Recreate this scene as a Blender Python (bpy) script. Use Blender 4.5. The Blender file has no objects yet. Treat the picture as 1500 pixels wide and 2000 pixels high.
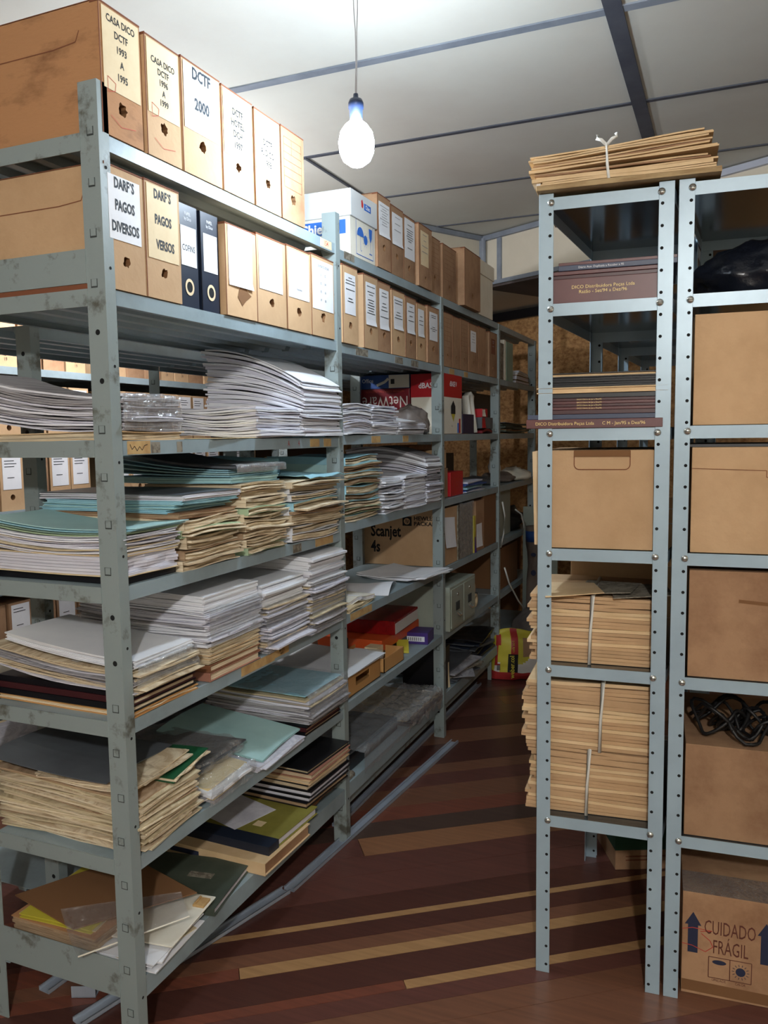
import bpy, math, random
from mathutils import Vector, Matrix, noise
PI=math.pi
SC=bpy.context.scene
COL=SC.collection
R_=random.Random(7)

# ---------------------------------------------------------------- camera, world, exposure
cd=bpy.data.cameras.new('camera'); cam=bpy.data.objects.new('camera',cd); COL.objects.link(cam)
Rc=Vector((0.92043085,0.3906659,-0.01368188)); Uc=Vector((-0.02427107,0.09204691,0.99545883)); Fc=Vector((-0.3901512,0.91591895,-0.09420469))
M=Matrix.Identity(4)
for i in range(3): M[i][0]=Rc[i]; M[i][1]=Uc[i]; M[i][2]=-Fc[i]
M.translation=Vector((1.161,-1.3097,1.38)); cam.matrix_world=M
cd.sensor_fit='HORIZONTAL'; cd.sensor_width=36; cd.lens=36*1575/1500; cd.clip_start=.02
SC.camera=cam
w=bpy.data.worlds.new('world'); SC.world=w; w.use_nodes=True
w.node_tree.nodes['Background'].inputs[0].default_value=(.75,.85,1,1); w.node_tree.nodes['Background'].inputs[1].default_value=.38
SC.view_settings.view_transform='Standard'; SC.view_settings.look='None'; SC.view_settings.gamma=1
SC.view_settings.exposure=.55
BULB=(.27,.636,2.125); BULB_E=185.0
FILL=(1.55,-2.35,2.2); FILL_E=1050.0
FAR=(-1.12,1.40,2.12); FAR_E=330.0

# ---------------------------------------------------------------- materials
def srgb(c):
    return tuple(((v/255)/12.92 if v/255<=.04045 else ((v/255+.055)/1.055)**2.4) for v in c)
MATS={}
def mat(name,col,rough=.6,col2=None,nscale=6,nth=(.4,.65),bump=0,bscale=60,metal=0,rand=0,stretch=None,spec=.5,emit=0,alpha=None,coat=0):
    m=bpy.data.materials.new(name); m.use_nodes=True; nt=m.node_tree; N=nt.nodes; L=nt.links
    b=N['Principled BSDF']; c=srgb(col)
    b.inputs['Roughness'].default_value=rough; b.inputs['Metallic'].default_value=metal
    b.inputs['Specular IOR Level'].default_value=spec
    if coat: b.inputs['Coat Weight'].default_value=coat
    tc=N.new('ShaderNodeTexCoord'); mp=N.new('ShaderNodeMapping'); L.new(tc.outputs['Object'],mp.inputs[0])
    if stretch: mp.inputs['Scale'].default_value=stretch
    src=None
    if col2:
        n=N.new('ShaderNodeTexNoise'); n.inputs['Scale'].default_value=nscale; n.inputs['Detail'].default_value=6; n.inputs['Roughness'].default_value=.65
        L.new(mp.outputs[0],n.inputs['Vector'])
        r=N.new('ShaderNodeValToRGB'); r.color_ramp.elements[0].position=nth[0]; r.color_ramp.elements[1].position=nth[1]
        r.color_ramp.elements[0].color=(*c,1); r.color_ramp.elements[1].color=(*srgb(col2),1)
        L.new(n.outputs['Fac'],r.inputs[0]); src=r.outputs[0]
    if rand:
        oi=N.new('ShaderNodeObjectInfo'); mr=N.new('ShaderNodeMapRange'); mr.inputs[3].default_value=1-rand; mr.inputs[4].default_value=1+rand*.6
        L.new(oi.outputs['Random'],mr.inputs[0])
        h=N.new('ShaderNodeHueSaturation'); L.new(mr.outputs[0],h.inputs['Value'])
        if src: L.new(src,h.inputs['Color'])
        else: h.inputs['Color'].default_value=(*c,1)
        src=h.outputs[0]
    if src: L.new(src,b.inputs['Base Color'])
    else: b.inputs['Base Color'].default_value=(*c,1)
    if bump:
        n=N.new('ShaderNodeTexNoise'); n.inputs['Scale'].default_value=bscale; n.inputs['Detail'].default_value=4
        L.new(mp.outputs[0],n.inputs['Vector'])
        bp=N.new('ShaderNodeBump'); bp.inputs['Strength'].default_value=bump; bp.inputs['Distance'].default_value=.01
        L.new(n.outputs['Fac'],bp.inputs['Height']); L.new(bp.outputs[0],b.inputs['Normal'])
    if emit:
        b.inputs['Emission Color'].default_value=(*c,1); b.inputs['Emission Strength'].default_value=emit
    if alpha is not None: b.inputs['Alpha'].default_value=alpha
    MATS[name]=m; return m
mat('rack_paint',(146,163,170),.42,(124,138,142),5,(.45,.75),.05,40,metal=.0)
mat('rack_worn',(138,150,150),.5,(88,88,80),11,(.56,.66),.06,50)
mat('rack_mark',(60,66,66),.7)
mat('rack_hole',(12,14,16),.9)
mat('grey_steel',(162,184,198),.36,(148,168,182),3,(.4,.7),.03,30,metal=.12)
mat('dark_steel',(70,76,82),.22,(48,52,58),4,metal=.45)
mat('screw',(205,208,205),.25,metal=.9)
mat('card_tan',(198,164,126),.85,(182,148,110),5,(.4,.7),.08,90,rand=.10)
mat('card_brown',(168,132,100),.85,(138,102,74),7,(.42,.68),.1,60,rand=.14)
mat('card_stain',(180,132,90),.85,(112,74,46),5,(.5,.72),.1,60,rand=.06,stretch=(1,1,2.5))
mat('card_edge',(120,72,48),.9)
mat('card_light',(222,194,154),.85,(206,176,134),6,rand=.05)
mat('card_inner',(120,84,52),.9)
mat('cream_label',(226,208,172),.8,(214,190,150),6,(.4,.7))
mat('white_paper',(232,234,238),.8,(222,224,230),4)
mat('paper_a',(236,238,244),.85,(210,212,222),3,(.42,.62),stretch=(2,2,260))
mat('paper_b',(222,222,232),.85,(188,188,202),3,(.42,.62),stretch=(2,2,260))
mat('paper_grey',(170,168,172),.85,(128,126,130),3,(.42,.62),stretch=(2,2,240))
mat('paper_cream',(214,200,168),.85,(176,158,124),3,(.42,.62),stretch=(2,2,220))
mat('paper_tan',(222,208,180),.85,(176,154,124),3,(.4,.6),stretch=(3,3,260))
mat('paper_tan2',(240,228,202),.85,(200,178,144),3,(.4,.6),stretch=(3,3,260))
mat('paper_brown',(186,160,130),.85,(142,114,86),3,(.4,.6),stretch=(3,3,200))
mat('paper_yellow',(232,208,150),.8)
mat('folder_blue',(160,208,222),.7,(144,192,208),6)
mat('folder_teal',(178,216,216),.7,(164,204,206),5)
mat('folder_grey',(92,98,104),.5,(78,82,88),6)
mat('folder_green',(146,170,156),.6,(124,150,138),5)
mat('dark_green',(20,82,50),.5)
mat('green_cloth',(74,82,70),.7,(60,68,58),8)
mat('lime_cloth',(140,134,58),.7,(124,118,48),8)
mat('navy',(24,34,52),.45); mat('black_cover',(20,20,24),.4,(30,30,34),8)
mat('black_book',(14,14,20),.4)
mat('burgundy',(98,54,54),.4,(86,46,48),6); mat('burgundy_dark',(64,28,32),.4)
mat('brown_book',(140,92,62),.6,(120,76,50),8); mat('rose_book',(168,118,98),.7,(150,100,82),7)
mat('gold',(232,206,130),.5); mat('cover_navy',(58,68,92),.45)
mat('ink',(36,40,44),.8); mat('ink_bold',(44,52,60),.8); mat('ink_black',(22,20,20),.8)
mat('ink_red',(196,84,66),.8); mat('red_pen',(178,60,52),.8); mat('ink_faint',(150,150,152),.8); mat('ink_brown',(92,46,34),.8); mat('ink_navy',(34,40,66),.8)
mat('blue_print',(46,104,190),.7); mat('red_print',(200,50,52),.6)
mat('white_card',(226,222,208),.8,(216,210,194),5); mat('lid_white',(206,208,208),.8)
mat('red_box',(178,24,34),.4); mat('netware_red',(118,20,34),.4); mat('wrap_red',(150,22,24),.25,(110,14,18),14)
mat('office_blue',(44,78,140),.4); mat('navy_box',(34,34,70),.4); mat('orange',(206,84,36),.45); mat('black_plastic',(18,18,22),.35)
mat('purple_box',(66,44,120),.4); mat('yellow',(196,184,62),.5); mat('sack_red',(164,44,44),.5); mat('sack_grey',(126,116,110),.45,(96,88,84),6)
mat('sack_white',(216,212,206),.5); mat('sack_blue',(28,62,120),.45); mat('kraft_sack',(120,104,92),.8,(98,84,74),7)
mat('cabinet_grey',(164,172,160),.45,(150,158,146),6); mat('clothes_white',(216,214,204),.85)
mat('board_pale',(150,156,144),.7,(140,146,134),5); mat('plywood',(176,152,112),.8,(140,112,76),10,stretch=(1,1,6))
mat('wood_box',(196,146,88),.7); mat('string_white',(226,228,224),.6); mat('strap',(196,190,176),.3)
mat('cable_black',(16,16,18),.5); mat('cable_white',(196,196,190),.5)
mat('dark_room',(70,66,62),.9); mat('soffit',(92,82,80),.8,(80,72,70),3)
mat('ceiling_panel',(206,206,198),.8,(200,198,190),2,(.4,.7),.03,80); mat('wall_panel',(214,206,188),.8,(206,198,180),2)
mat('trim_grey',(134,142,154),.55,(118,126,138),8); mat('trim_light',(176,182,196),.5); mat('trim_dark',(66,70,82),.6,(80,84,94),9)
mat('alu',(176,186,200),.35,(158,168,182),5,metal=.3); mat('bubble',(150,146,140),.15,(84,76,68),60,(.45,.6),.6,120)
mat('tape_old',(196,164,112),.7,(170,132,84),20); mat('tape_dark',(104,96,84),.8,(140,134,120),60,(.45,.55)); mat('green_band',(32,72,52),.7); mat('dossier_green',(168,192,158),.8)
mat('socket',(22,34,60),.4); mat('cord',(150,148,150),.6)
m=mat('bulb_glow',(255,255,255),.5); bs=m.node_tree.nodes['Principled BSDF']; bs.inputs['Emission Color'].default_value=(.74,.87,1,1); bs.inputs['Emission Strength'].default_value=BULB_E
m=mat('fill_glow',(255,255,255),.5); bs=m.node_tree.nodes['Principled BSDF']; bs.inputs['Emission Color'].default_value=(1,.975,.94,1); bs.inputs['Emission Strength'].default_value=FILL_E
m=mat('far_glow',(255,255,255),.5); bs=m.node_tree.nodes['Principled BSDF']; bs.inputs['Emission Color'].default_value=(.95,.95,1,1); bs.inputs['Emission Strength'].default_value=FAR_E
def film(name,tr,col,rough=.12):
    m=bpy.data.materials.new(name); m.use_nodes=True; nt=m.node_tree; N=nt.nodes; L=nt.links
    o=N['Material Output']; N.remove(N['Principled BSDF'])
    t=N.new('ShaderNodeBsdfTransparent'); g=N.new('ShaderNodeBsdfGlossy'); g.inputs['Roughness'].default_value=rough
    df=N.new('ShaderNodeBsdfDiffuse'); df.inputs[0].default_value=(*srgb(col),1)
    g.inputs[0].default_value=(.9,.95,1,1)
    m1=N.new('ShaderNodeMixShader'); m1.inputs[0].default_value=.55; m2=N.new('ShaderNodeMixShader'); m2.inputs[0].default_value=1-tr
    L.new(df.outputs[0],m1.inputs[1]); L.new(g.outputs[0],m1.inputs[2]); L.new(t.outputs[0],m2.inputs[1]); L.new(m1.outputs[0],m2.inputs[2])
    tc=N.new('ShaderNodeTexCoord'); n=N.new('ShaderNodeTexNoise'); n.inputs['Scale'].default_value=35; n.inputs['Detail'].default_value=3; n.inputs['Distortion'].default_value=1.5
    L.new(tc.outputs['Object'],n.inputs['Vector']); bp=N.new('ShaderNodeBump'); bp.inputs['Strength'].default_value=.8; bp.inputs['Distance'].default_value=.02
    L.new(n.outputs['Fac'],bp.inputs['Height']); L.new(bp.outputs[0],g.inputs['Normal'])
    L.new(m2.outputs[0],o.inputs['Surface']); MATS[name]=m
film('clear_film',.62,(215,220,225)); film('hazy_film',.5,(185,182,182)); film('acrylic',.86,(200,200,205),.05)
m=mat('black_bag',(20,24,34),.3,spec=.6,bump=.35,bscale=34)
mat('plate_shaded',(96,104,112),.16,(80,88,96),4,(.4,.7),metal=.75)  # grey shelf plates, with the shade of their unlit undersides put into colour and finish
mat('strap_white',(214,214,208),.4)
for k,(a,b) in {'wood_dk':((88,54,46),(70,42,38)),'wood_purple':((106,66,58),(86,54,48)),'wood_red':((128,74,58),(102,60,48)),'wood_brown':((126,86,66),(104,70,54)),'wood_orange':((150,106,76),(126,88,62)),'wood_tan':((176,138,96),(150,114,78)),'wood_grey':((84,66,58),(68,52,46))}.items():
    mat(k,a,.30,b,3,(.3,.7),.04,80,stretch=(1.2,22,1))
# OSB
m=mat('osb',(196,152,100),.85,(140,96,56),30,(.40,.66),.15,40,stretch=(1,1,1.5))

# ---------------------------------------------------------------- mesh helpers
class G:
    def __init__(s): s.v=[]; s.f=[]; s.m=[]; s.T=None
    def add(s,vs,fs,m=0):
        o=len(s.v)
        s.v+= [tuple(s.T(*p)) if s.T else tuple(p) for p in vs]
        s.f+=[tuple(i+o for i in f) for f in fs]; s.m+=[m]*len(fs)
    def box(s,a,b,m=0):
        (x0,y0,z0),(x1,y1,z1)=a,b
        s.hexa([(x0,y0,z0),(x1,y0,z0),(x1,y1,z0),(x0,y1,z0),(x0,y0,z1),(x1,y0,z1),(x1,y1,z1),(x0,y1,z1)],m)
    def hexa(s,p,m=0):
        s.add(p,[(3,2,1,0),(4,5,6,7),(0,1,5,4),(1,2,6,5),(2,3,7,6),(3,0,4,7)],m)
    def cyl(s,c,r,h,ax='z',n=12,m=0,r2=None):
        r2=r if r2 is None else r2; vs=[]
        for k,(rr,hh) in enumerate(((r,0),(r2,h))):
            for i in range(n):
                a=2*PI*i/n; p=(rr*math.cos(a),rr*math.sin(a),hh)
                if ax=='x': p=(p[2],p[0],p[1])
                elif ax=='y': p=(p[1],p[2],p[0])
                vs.append((c[0]+p[0],c[1]+p[1],c[2]+p[2]))
        s.add(vs,[tuple(range(n-1,-1,-1)),tuple(range(n,2*n))]+[(i,(i+1)%n,n+(i+1)%n,n+i) for i in range(n)],m)
    def disc(s,c,r,nrm='x',n=12,m=0,ry=None):
        vs=[]; ry=ry or r
        for i in range(n):
            a=2*PI*i/n; p=(r*math.cos(a),ry*math.sin(a))
            vs.append({'x':(c[0],c[1]+p[0],c[2]+p[1]),'y':(c[0]+p[0],c[1],c[2]+p[1]),'z':(c[0]+p[0],c[1]+p[1],c[2])}[nrm])
        s.add(vs,[tuple(range(n))],m)
    def tube(s,path,r,n=6,m=0,flat=1):
        P=[Vector(p) for p in path]; rings=[]
        for i,p in enumerate(P):
            t=(P[min(i+1,len(P)-1)]-P[max(i-1,0)]).normalized()
            u=t.cross(Vector((0,0,1)));
            if u.length<.01: u=Vector((1,0,0))
            u.normalize(); w_=t.cross(u)
            rings.append([p+u*math.cos(2*PI*k/n)*r*flat+w_*math.sin(2*PI*k/n)*r for k in range(n)])
        vs=[q for rg in rings for q in rg]; fs=[]
        for i in range(len(P)-1):
            for k in range(n): fs.append((i*n+k,i*n+(k+1)%n,(i+1)*n+(k+1)%n,(i+1)*n+k))
        fs.append(tuple(range(n-1,-1,-1))); fs.append(tuple(range((len(P)-1)*n,len(P)*n)))
        s.add(vs,fs,m)
    def grid(s,fn,nx,ny,m=0,two=0):
        vs=[fn(i/nx,j/ny) for i in range(nx+1) for j in range(ny+1)]
        fs=[(i*(ny+1)+j,(i+1)*(ny+1)+j,(i+1)*(ny+1)+j+1,i*(ny+1)+j+1) for i in range(nx) for j in range(ny)]
        s.add(vs,fs,m)
    def slab(s,fb,ft,nx,ny,m=0):
        # closed sheet between bottom and top surface functions
        b=[fb(i/nx,j/ny) for i in range(nx+1) for j in range(ny+1)]; t=[ft(i/nx,j/ny) for i in range(nx+1) for j in range(ny+1)]
        K=len(b); w_=ny+1; fs=[]
        for i in range(nx):
            for j in range(ny):
                a=i*w_+j; fs.append((a,a+1,a+w_+1,a+w_)); fs.append((K+a,K+a+w_,K+a+w_+1,K+a+1))
        for i in range(nx):
            a=i*w_; fs.append((a,a+w_,K+a+w_,K+a)); a+=ny; fs.append((a,K+a,K+a+w_,a+w_))
        for j in range(ny):
            a=j; fs.append((a,K+a,K+a+1,a+1)); a=nx*w_+j; fs.append((a,a+1,K+a+1,K+a))
        s.add(b+t,fs,m)
    def rev(s,prof,c,n=20,m=0):
        vs=[(c[0]+r*math.cos(2*PI*k/n),c[1]+r*math.sin(2*PI*k/n),c[2]+z) for r,z in prof for k in range(n)]
        s.add(vs,[(i*n+k,i*n+(k+1)%n,(i+1)*n+(k+1)%n,(i+1)*n+k) for i in range(len(prof)-1) for k in range(n)],m)
    def ribbon(s,pts,wd,nrm='x',x=0,m=0):
        for (a,b),(c,d) in zip(pts[:-1],pts[1:]):
            dx,dy=c-a,d-b; l=math.hypot(dx,dy) or 1; ox,oy=-dy/l*wd/2,dx/l*wd/2
            q=[(a+ox,b+oy),(a-ox,b-oy),(c-ox,d-oy),(c+ox,d+oy)]
            s.add([{'x':(x,p[0],p[1]),'y':(p[0],x,p[1]),'z':(p[0],p[1],x)}[nrm] for p in q],[(0,1,2,3)],m)
    def mesh(s,name,mats,smooth=False):
        me=bpy.data.meshes.new(name); me.from_pydata(s.v,[],s.f)
        for mm in mats: me.materials.append(MATS[mm])
        me.polygons.foreach_set('material_index',s.m)
        if smooth: me.polygons.foreach_set('use_smooth',[True]*len(s.f))
        me.update(); return me
    def build(s,name,mats,parent=None,smooth=False,bevel=0,label=None):
        if isinstance(mats,str): mats=[mats]
        o=bpy.data.objects.new(name,s.mesh(name,mats,smooth)); COL.objects.link(o)
        if parent: o.parent=parent
        if bevel:
            b=o.modifiers.new('b','BEVEL'); b.width=bevel; b.segments=2; b.limit_method='ANGLE'
        if label: o['label']=label
        return o
def thing(name,label,cat,loc=(0,0,0),rz=0,group=None):
    o=bpy.data.objects.new(name,None); COL.objects.link(o); o.location=loc; o.rotation_euler=(0,0,rz); o.empty_display_size=.05
    tag(o,label,cat,group); return o
def tag(o,label,cat,group=None,kind=None):
    o['label']=label; o['category']=cat
    if group: o['group']=group
    if kind: o['kind']=kind
    return o
def struct(name,g,mats,**k):
    o=g.build(name,mats,**k); o['kind']='structure'; return o
TXC={}
def text(parent,s,size,pos,face='x',m='ink',sx=1.0,name='lettering',bold=0.0,align='CENTER',rot=0,italic=0,lift=.00025):
    cu=bpy.data.curves.new('t','FONT'); cu.body=s; cu.size=size; cu.align_x=align; cu.align_y='CENTER'; cu.offset=bold*size; cu.shear=italic; cu.resolution_u=2; cu.space_line=1.0
    ob=bpy.data.objects.new('t',cu); COL.objects.link(ob)
    dg=bpy.context.evaluated_depsgraph_get(); me=bpy.data.meshes.new_from_object(ob.evaluated_get(dg)); bpy.data.objects.remove(ob); bpy.data.curves.remove(cu)
    c,si=math.cos(rot),math.sin(rot)
    for v in me.vertices:
        a,b=v.co.x*sx,v.co.y; a,b=a*c-b*si,a*si+b*c
        if face=='x': v.co=(pos[0]+lift,pos[1]+a,pos[2]+b)
        elif face=='y': v.co=(pos[0]+a,pos[1]-lift,pos[2]+b)
        else: v.co=(pos[0]+a,pos[1]+b,pos[2]+lift)
    me.materials.clear(); me.materials.append(MATS[m]); me.name=name
    o=bpy.data.objects.new(name,me); COL.objects.link(o); o.parent=parent; return o
def copy_tree(o,loc,rz=None,label=None,group=None,lvl=0,parent=None):
    c=o.copy(); COL.objects.link(c)
    if lvl==0:
        c.location=loc
        if rz is not None: c.rotation_euler=(0,0,rz)
        if label: c['label']=label
        if group: c['group']=group
    else: c.parent=parent
    for ch in o.children: copy_tree(ch,None,lvl=lvl+1,parent=c)
    return c
def nz(x,y,z=0,s=1): return noise.noise(Vector((x*s,y*s,z*s)))
ORD=['first','second','third','fourth','fifth','sixth','seventh','eighth','ninth','tenth','eleventh','twelfth','thirteenth','fourteenth','fifteenth','sixteenth']

# ================================================================ SETTING
# floor: planks laid diagonally; n across the planks, t along
ca,sa=math.cos(math.radians(36)),math.sin(math.radians(36))
def fl(t,n,z): return (t*ca-n*sa,t*sa+n*ca,z)
g=G()
WM=['wood_dk','wood_purple','wood_red','wood_brown','wood_orange','wood_tan','wood_grey']
rows=[(1.618,1.93,2,2),(1.411,1.618,0,6),(1.321,1.411,3,3),(1.213,1.321,1,3),(1.074,1.213,3,3),(.975,1.074,2,2),(.871,.975,6,6),(.754,.871,4,1),(.644,.754,1,1),(.527,.644,1,2),(.429,.527,0,0),(.404,.429,5,1),(.335,.404,0,2),(.283,.335,3,3),(.238,.283,5,2),(.134,.238,0,0),(.1,.134,5,2),(.044,.1,1,2),(-.03,.044,3,2)]
def plank(n0,n1,t0,t1,m): g.hexa([fl(t0,n0,-.02),fl(t1,n0,-.02),fl(t1,n1,-.02),fl(t0,n1,-.02),fl(t0,n0,0),fl(t1,n0,0),fl(t1,n1,0),fl(t0,n1,0)],m)
joint={.754:.66,.404:-.2,.238:.228,.1:.633,.335:-.1}
rr=random.Random(3)
for n0,n1,ma,mb in rows:
    j=joint.get(n0)
    if n0==1.618: 
        plank(1.618,1.77,-3,1.1,2); plank(1.618,1.77,1.102,9,3); plank(1.7715,1.93-.0015,-3,9,0); continue
    if j is None: j=-.6+rr.random()*.3 if ma!=mb else 3.2+rr.random()
    plank(n0,n1-.0015,-4,j-.001,mb); plank(n0,n1-.0015,j+.001,9,ma)
n=1.93
while n<6.5:
    wd=rr.choice([.06,.09,.1,.12]); t=-5
    while t<9:
        t2=t+rr.uniform(1.2,3); plank(n,n+wd-.0015,t,t2-.0015,rr.choice([0,1,2,3,3,6,0,1])); t=t2
    n+=wd
n=-.03
while n>-5:
    wd=rr.choice([.05,.08,.1,.12]); t=-5
    while t<7:
        t2=t+rr.uniform(1.2,3); plank(n-wd,n-.0015,t,t2-.0015,rr.choice([0,1,2,3,4,5,1,0])); t=t2
    n-=wd
struct('floor',g,WM)
g=G(); g.box((-4.5,-5,-.06),(4.5,7.5,-.0205)); struct('floor.001',g,['dark_room'])
# ceiling
ZC=2.574; ZS=2.276
g=G(); g.box((-4.5,-5,ZC),(4.5,7.5,ZC+.05)); struct('ceiling',g,['ceiling_panel'])
k=1
def trim(a,b,m='trim_grey'):
    global k
    g=G(); g.box(a,b); struct('trim_%d'%k,g,[m]); k+=1
for y,wd in ((1.168,.036),(1.868,.022),(2.55,.016),(3.206,.014),(-.932,.03),(-1.63,.03)): trim((-4.4,y-wd/2,ZC-.005),(4.4,y+wd/2,ZC-.0002),'trim_grey' if y<1.2 else 'trim_dark')
for x,wd,ys in ((.835,.05,-4.9),(-.537,.012,1.86)): trim((x-wd/2,ys,ZC-.007),(x+wd/2,5,ZC-.0004),'trim_dark')
# dropped corner: direction along back wall
WA=Vector((-.236,3.557,0)); wd_=Vector((.8797,-.4755,0)).normalized(); wn=Vector((-wd_.y,wd_.x,0))   # wn points away from the room (back)
if wn.y<0: wn=-wn
def prism(pts,z0,z1,m=0):
    g=G(); n_=len(pts); vs=[(p[0],p[1],z0) for p in pts]+[(p[0],p[1],z1) for p in pts]
    g.add(vs,[tuple(range(n_-1,-1,-1)),tuple(range(n_,2*n_))]+[(i,(i+1)%n_,n_+(i+1)%n_,n_+i) for i in range(n_)],m); return g
B0=WA; B1=WA+wd_*5; ld=-wn; L1=WA+ld*5
g=prism([B0,B1,B1+wn*2.2,B0+wn*2.2],ZS,ZC-.001); struct('wall_back',g,['wall_panel'])
g=prism([WA+wn*2.2,L1,L1-wd_*3,WA+wn*2.2-wd_*3],ZS,ZC-.001); struct('wall_left',g,['wall_panel'])
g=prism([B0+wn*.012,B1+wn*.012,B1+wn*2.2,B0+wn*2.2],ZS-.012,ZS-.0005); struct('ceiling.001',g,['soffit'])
def strip(p,q,z0,z1,th,m='trim_grey'):
    global k
    d=(q-p).normalized(); nn=Vector((-d.y,d.x,0)); 
    if nn.dot(Vector((1,-1.5,0)))<0: nn=-nn
    g=prism([p,q,q+nn*th,p+nn*th],z0,z1); struct('trim_%d'%k,g,[m]); k+=1
strip(WA,WA+wd_*1.15,ZC-.034,ZC-.0055,.022); strip(WA+wd_*1.15,B1,ZC-.034,ZC-.0055,.022,'trim_light')
strip(WA,WA+ld*3,ZC-.030,ZC-.0055,.022)
strip(WA,B1,ZS-.001,ZS+.022,.012)
for dd in (.125,1.345,2.56): strip(WA+wd_*dd,WA+wd_*(dd+.033),ZS+.022,ZC-.034,.01)
strip(WA+ld*.0,WA+ld*.03,ZS-.3,ZC-.03,.02); 
g=G(); g.cyl((WA.x+.012,WA.y-.03,ZS-.35),.016,ZC-ZS+.33,n=10); struct('trim_30',g,['trim_grey'])
# osb back wall with dark beam on top
OA=Vector((-.25,4.53,0))
g=prism([OA-wd_*3,OA+wd_*5,OA+wd_*5+wn*.1,OA-wd_*3+wn*.1],0,ZS-.0125); struct('wall_back.001',g,['osb'])
g=prism([OA-wd_*3-wn*.04,OA+wd_*5-wn*.04,OA+wd_*5-wn*.001,OA-wd_*3-wn*.001],ZS-.075,ZS-.0125); struct('trim_31',g,['black_plastic'])
g=G(); g.box((-4.5,-5,0),(-4.4,7.5,ZC)); struct('wall_left.001',g,['wall_panel'])
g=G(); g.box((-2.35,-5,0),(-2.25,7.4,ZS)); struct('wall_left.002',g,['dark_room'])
g=G(); g.box((3.4,-5,0),(3.5,7.5,ZC)); struct('wall_right',g,['wall_panel'])
g=G(); g.box((-4.4,-4.6,0),(3.4,-4.5,ZC)); struct('wall_front',g,['wall_panel'])

# ================================================================ PENDANT BULB
def bulb(label,loc,glow,top):
    t=thing('pendant_bulb',label,'light bulb',loc)
    g=G(); g.rev([(.0005,-.060),(.018,-.056),(.035,-.043),(.044,-.022),(.046,.002),(.041,.026),(.029,.043),(.018,.052),(.0005,.052)],(0,0,0)); g.build('bulb_glass',[glow],t,True)
    g=G(); g.rev([(.001,.05),(.0165,.05),(.0165,.082),(.0195,.084),(.0195,.098),(.016,.106),(.007,.110),(.006,.120),(.001,.121)],(0,0,0),16); g.build('lamp_socket',['socket'],t,True)
    zt=top-loc[2]
    for sgn in (-1,1):
        g=G(); pts=[]
        for i in range(25):
            f=i/24; z=.115+(zt-.115)*f; w2=.0015+ (.004*math.sin(PI*min(1,max(0,(f-.45)/.5))) if f>.45 else 0)
            pts.append((sgn*w2+.004*math.sin(f*3),0.001*math.sin(f*9),z))
        g.tube(pts,.0013,5); g.build('twin_cord',['cord'],t,True)
    return t
bulb('lit white bulb hanging on a twin cord above the shelves',BULB,'bulb_glow',ZC-.002)
bulb('warm bulb hanging near the front wall',FILL,'fill_glow',ZC-.002)
bulb('cool bulb lighting the aisle behind the left rack',FAR,'far_glow',ZS+.29)

# ================================================================ OLD SHELVING (left)
YP=[0,1.054,2.081,3.044,3.95]
SZ=[[1.99,1.685,1.377,1.0686,.778,.468,.19]]+[[1.979,1.682,1.383,1.090,.781,.479,.197]]*3
def post_old(x,y,fx,h,name='post'):
    # fx=+1 front row (corner at x), -1 back row; wide face looks to -y
    g=G(); w1=.048; t=.003
    xa,xb=(x-w1,x) if fx>0 else (x,x+w1)
    g.box((xa,y,0),(xb,y+t,h),0)
    xs=(x-t,x) if fx>0 else (x,x+t)
    g.box((xs[0],y+t,0),(xs[1],y+.03,h),0)
    z=.12; i=0
    rq=random.Random(int(x*100+y*37))
    while z<h-.04:
        cx=(xa+xb)/2+.006*rq.uniform(-1,1)
        if rq.random()<.85:
            g.box((cx-.0088,y-.0010,z-.0092),(cx+.0076,y+.0005,z+.0080),1); g.box((cx-.006,y-.0022,z-.0065),(cx+.0065,y+.0005,z+.0075),0)
        else: g.disc((cx,y-.0006,z),.006,'y',10,2)
        if i%2==0: 
            xx=x+.0006 if fx>0 else x-.0006
            g.disc((xx,y+.017,z+.03),.0035,'x',8,2)
        z+=.0985; i+=1
    return g
def shelf_old(x0,x1,y0,y1,z,lip=.031,nr=5):
    g=G(); t=.0015
    g.box((x0+t,y0,z-t),(x1-t,y1,z))
    g.box((x1-t,y0,z-lip),(x1,y1,z)); g.box((x1-.012,y0,z-lip),(x1-t,y1,z-lip+t))
    g.box((x0,y0,z-lip),(x0+t,y1,z)); g.box((x0+t,y0,z-lip),(x0+.012,y1,z-lip+t))
    for i in range(nr):
        xc=x0+(x1-x0)*(i+.5)/nr
        g.hexa([(xc-.012,y0+.01,z-.018),(xc+.012,y0+.01,z-.018),(xc+.012,y1-.01,z-.018),(xc-.012,y1-.01,z-.018),(xc-.02,y0+.01,z-t),(xc+.02,y0+.01,z-t),(xc+.02,y1-.01,z-t),(xc-.02,y1-.01,z-t)])
    return g
rack=thing('shelving_rack','long old grey-green metal shelving rack along the left of the aisle, full of papers','shelving rack')
RM=['rack_worn','rack_mark','rack_hole']; 
for i,y in enumerate(YP):
    h=[2.088,2.088,1.978,1.978,1.978][i]
    post_old(0,y,1,h).build('post',RM,rack)
    g=post_old(-.443,y,-1,h if i else 2.0)
    g.build('post',RM,rack)
for b in range(4):
    for s in range(7):
        z=SZ[b][s]; y0=YP[b]+.004; y1=YP[b+1]-.001
        shelf_old(-.3965,-.0035,y0,y1,z,.031 if s<6 else .05).build('shelf',['rack_paint'],rack)
for s in range(7):   # side lips at the near end
    z=SZ[0][s]
    g=G()
    if s==6: g.box((-.443,-.002,.150),(-.046,.001,.236))
    else: g.box((-.443,-.002,z-.034),(-.046,.001,z+.001))
    g.build('end_rail',['rack_worn'],rack)
g=G(); g.box((-.443,-.002,1.697),(-.046,.001,1.765)); g.build('end_panel',['rack_worn'],rack)
g=G(); g.box((-.43,-.0005,1.682),(-.046,.001,1.6965)); g.build('end_panel',['card_edge'],rack,label='rusty brown strip between the end panels')
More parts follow.
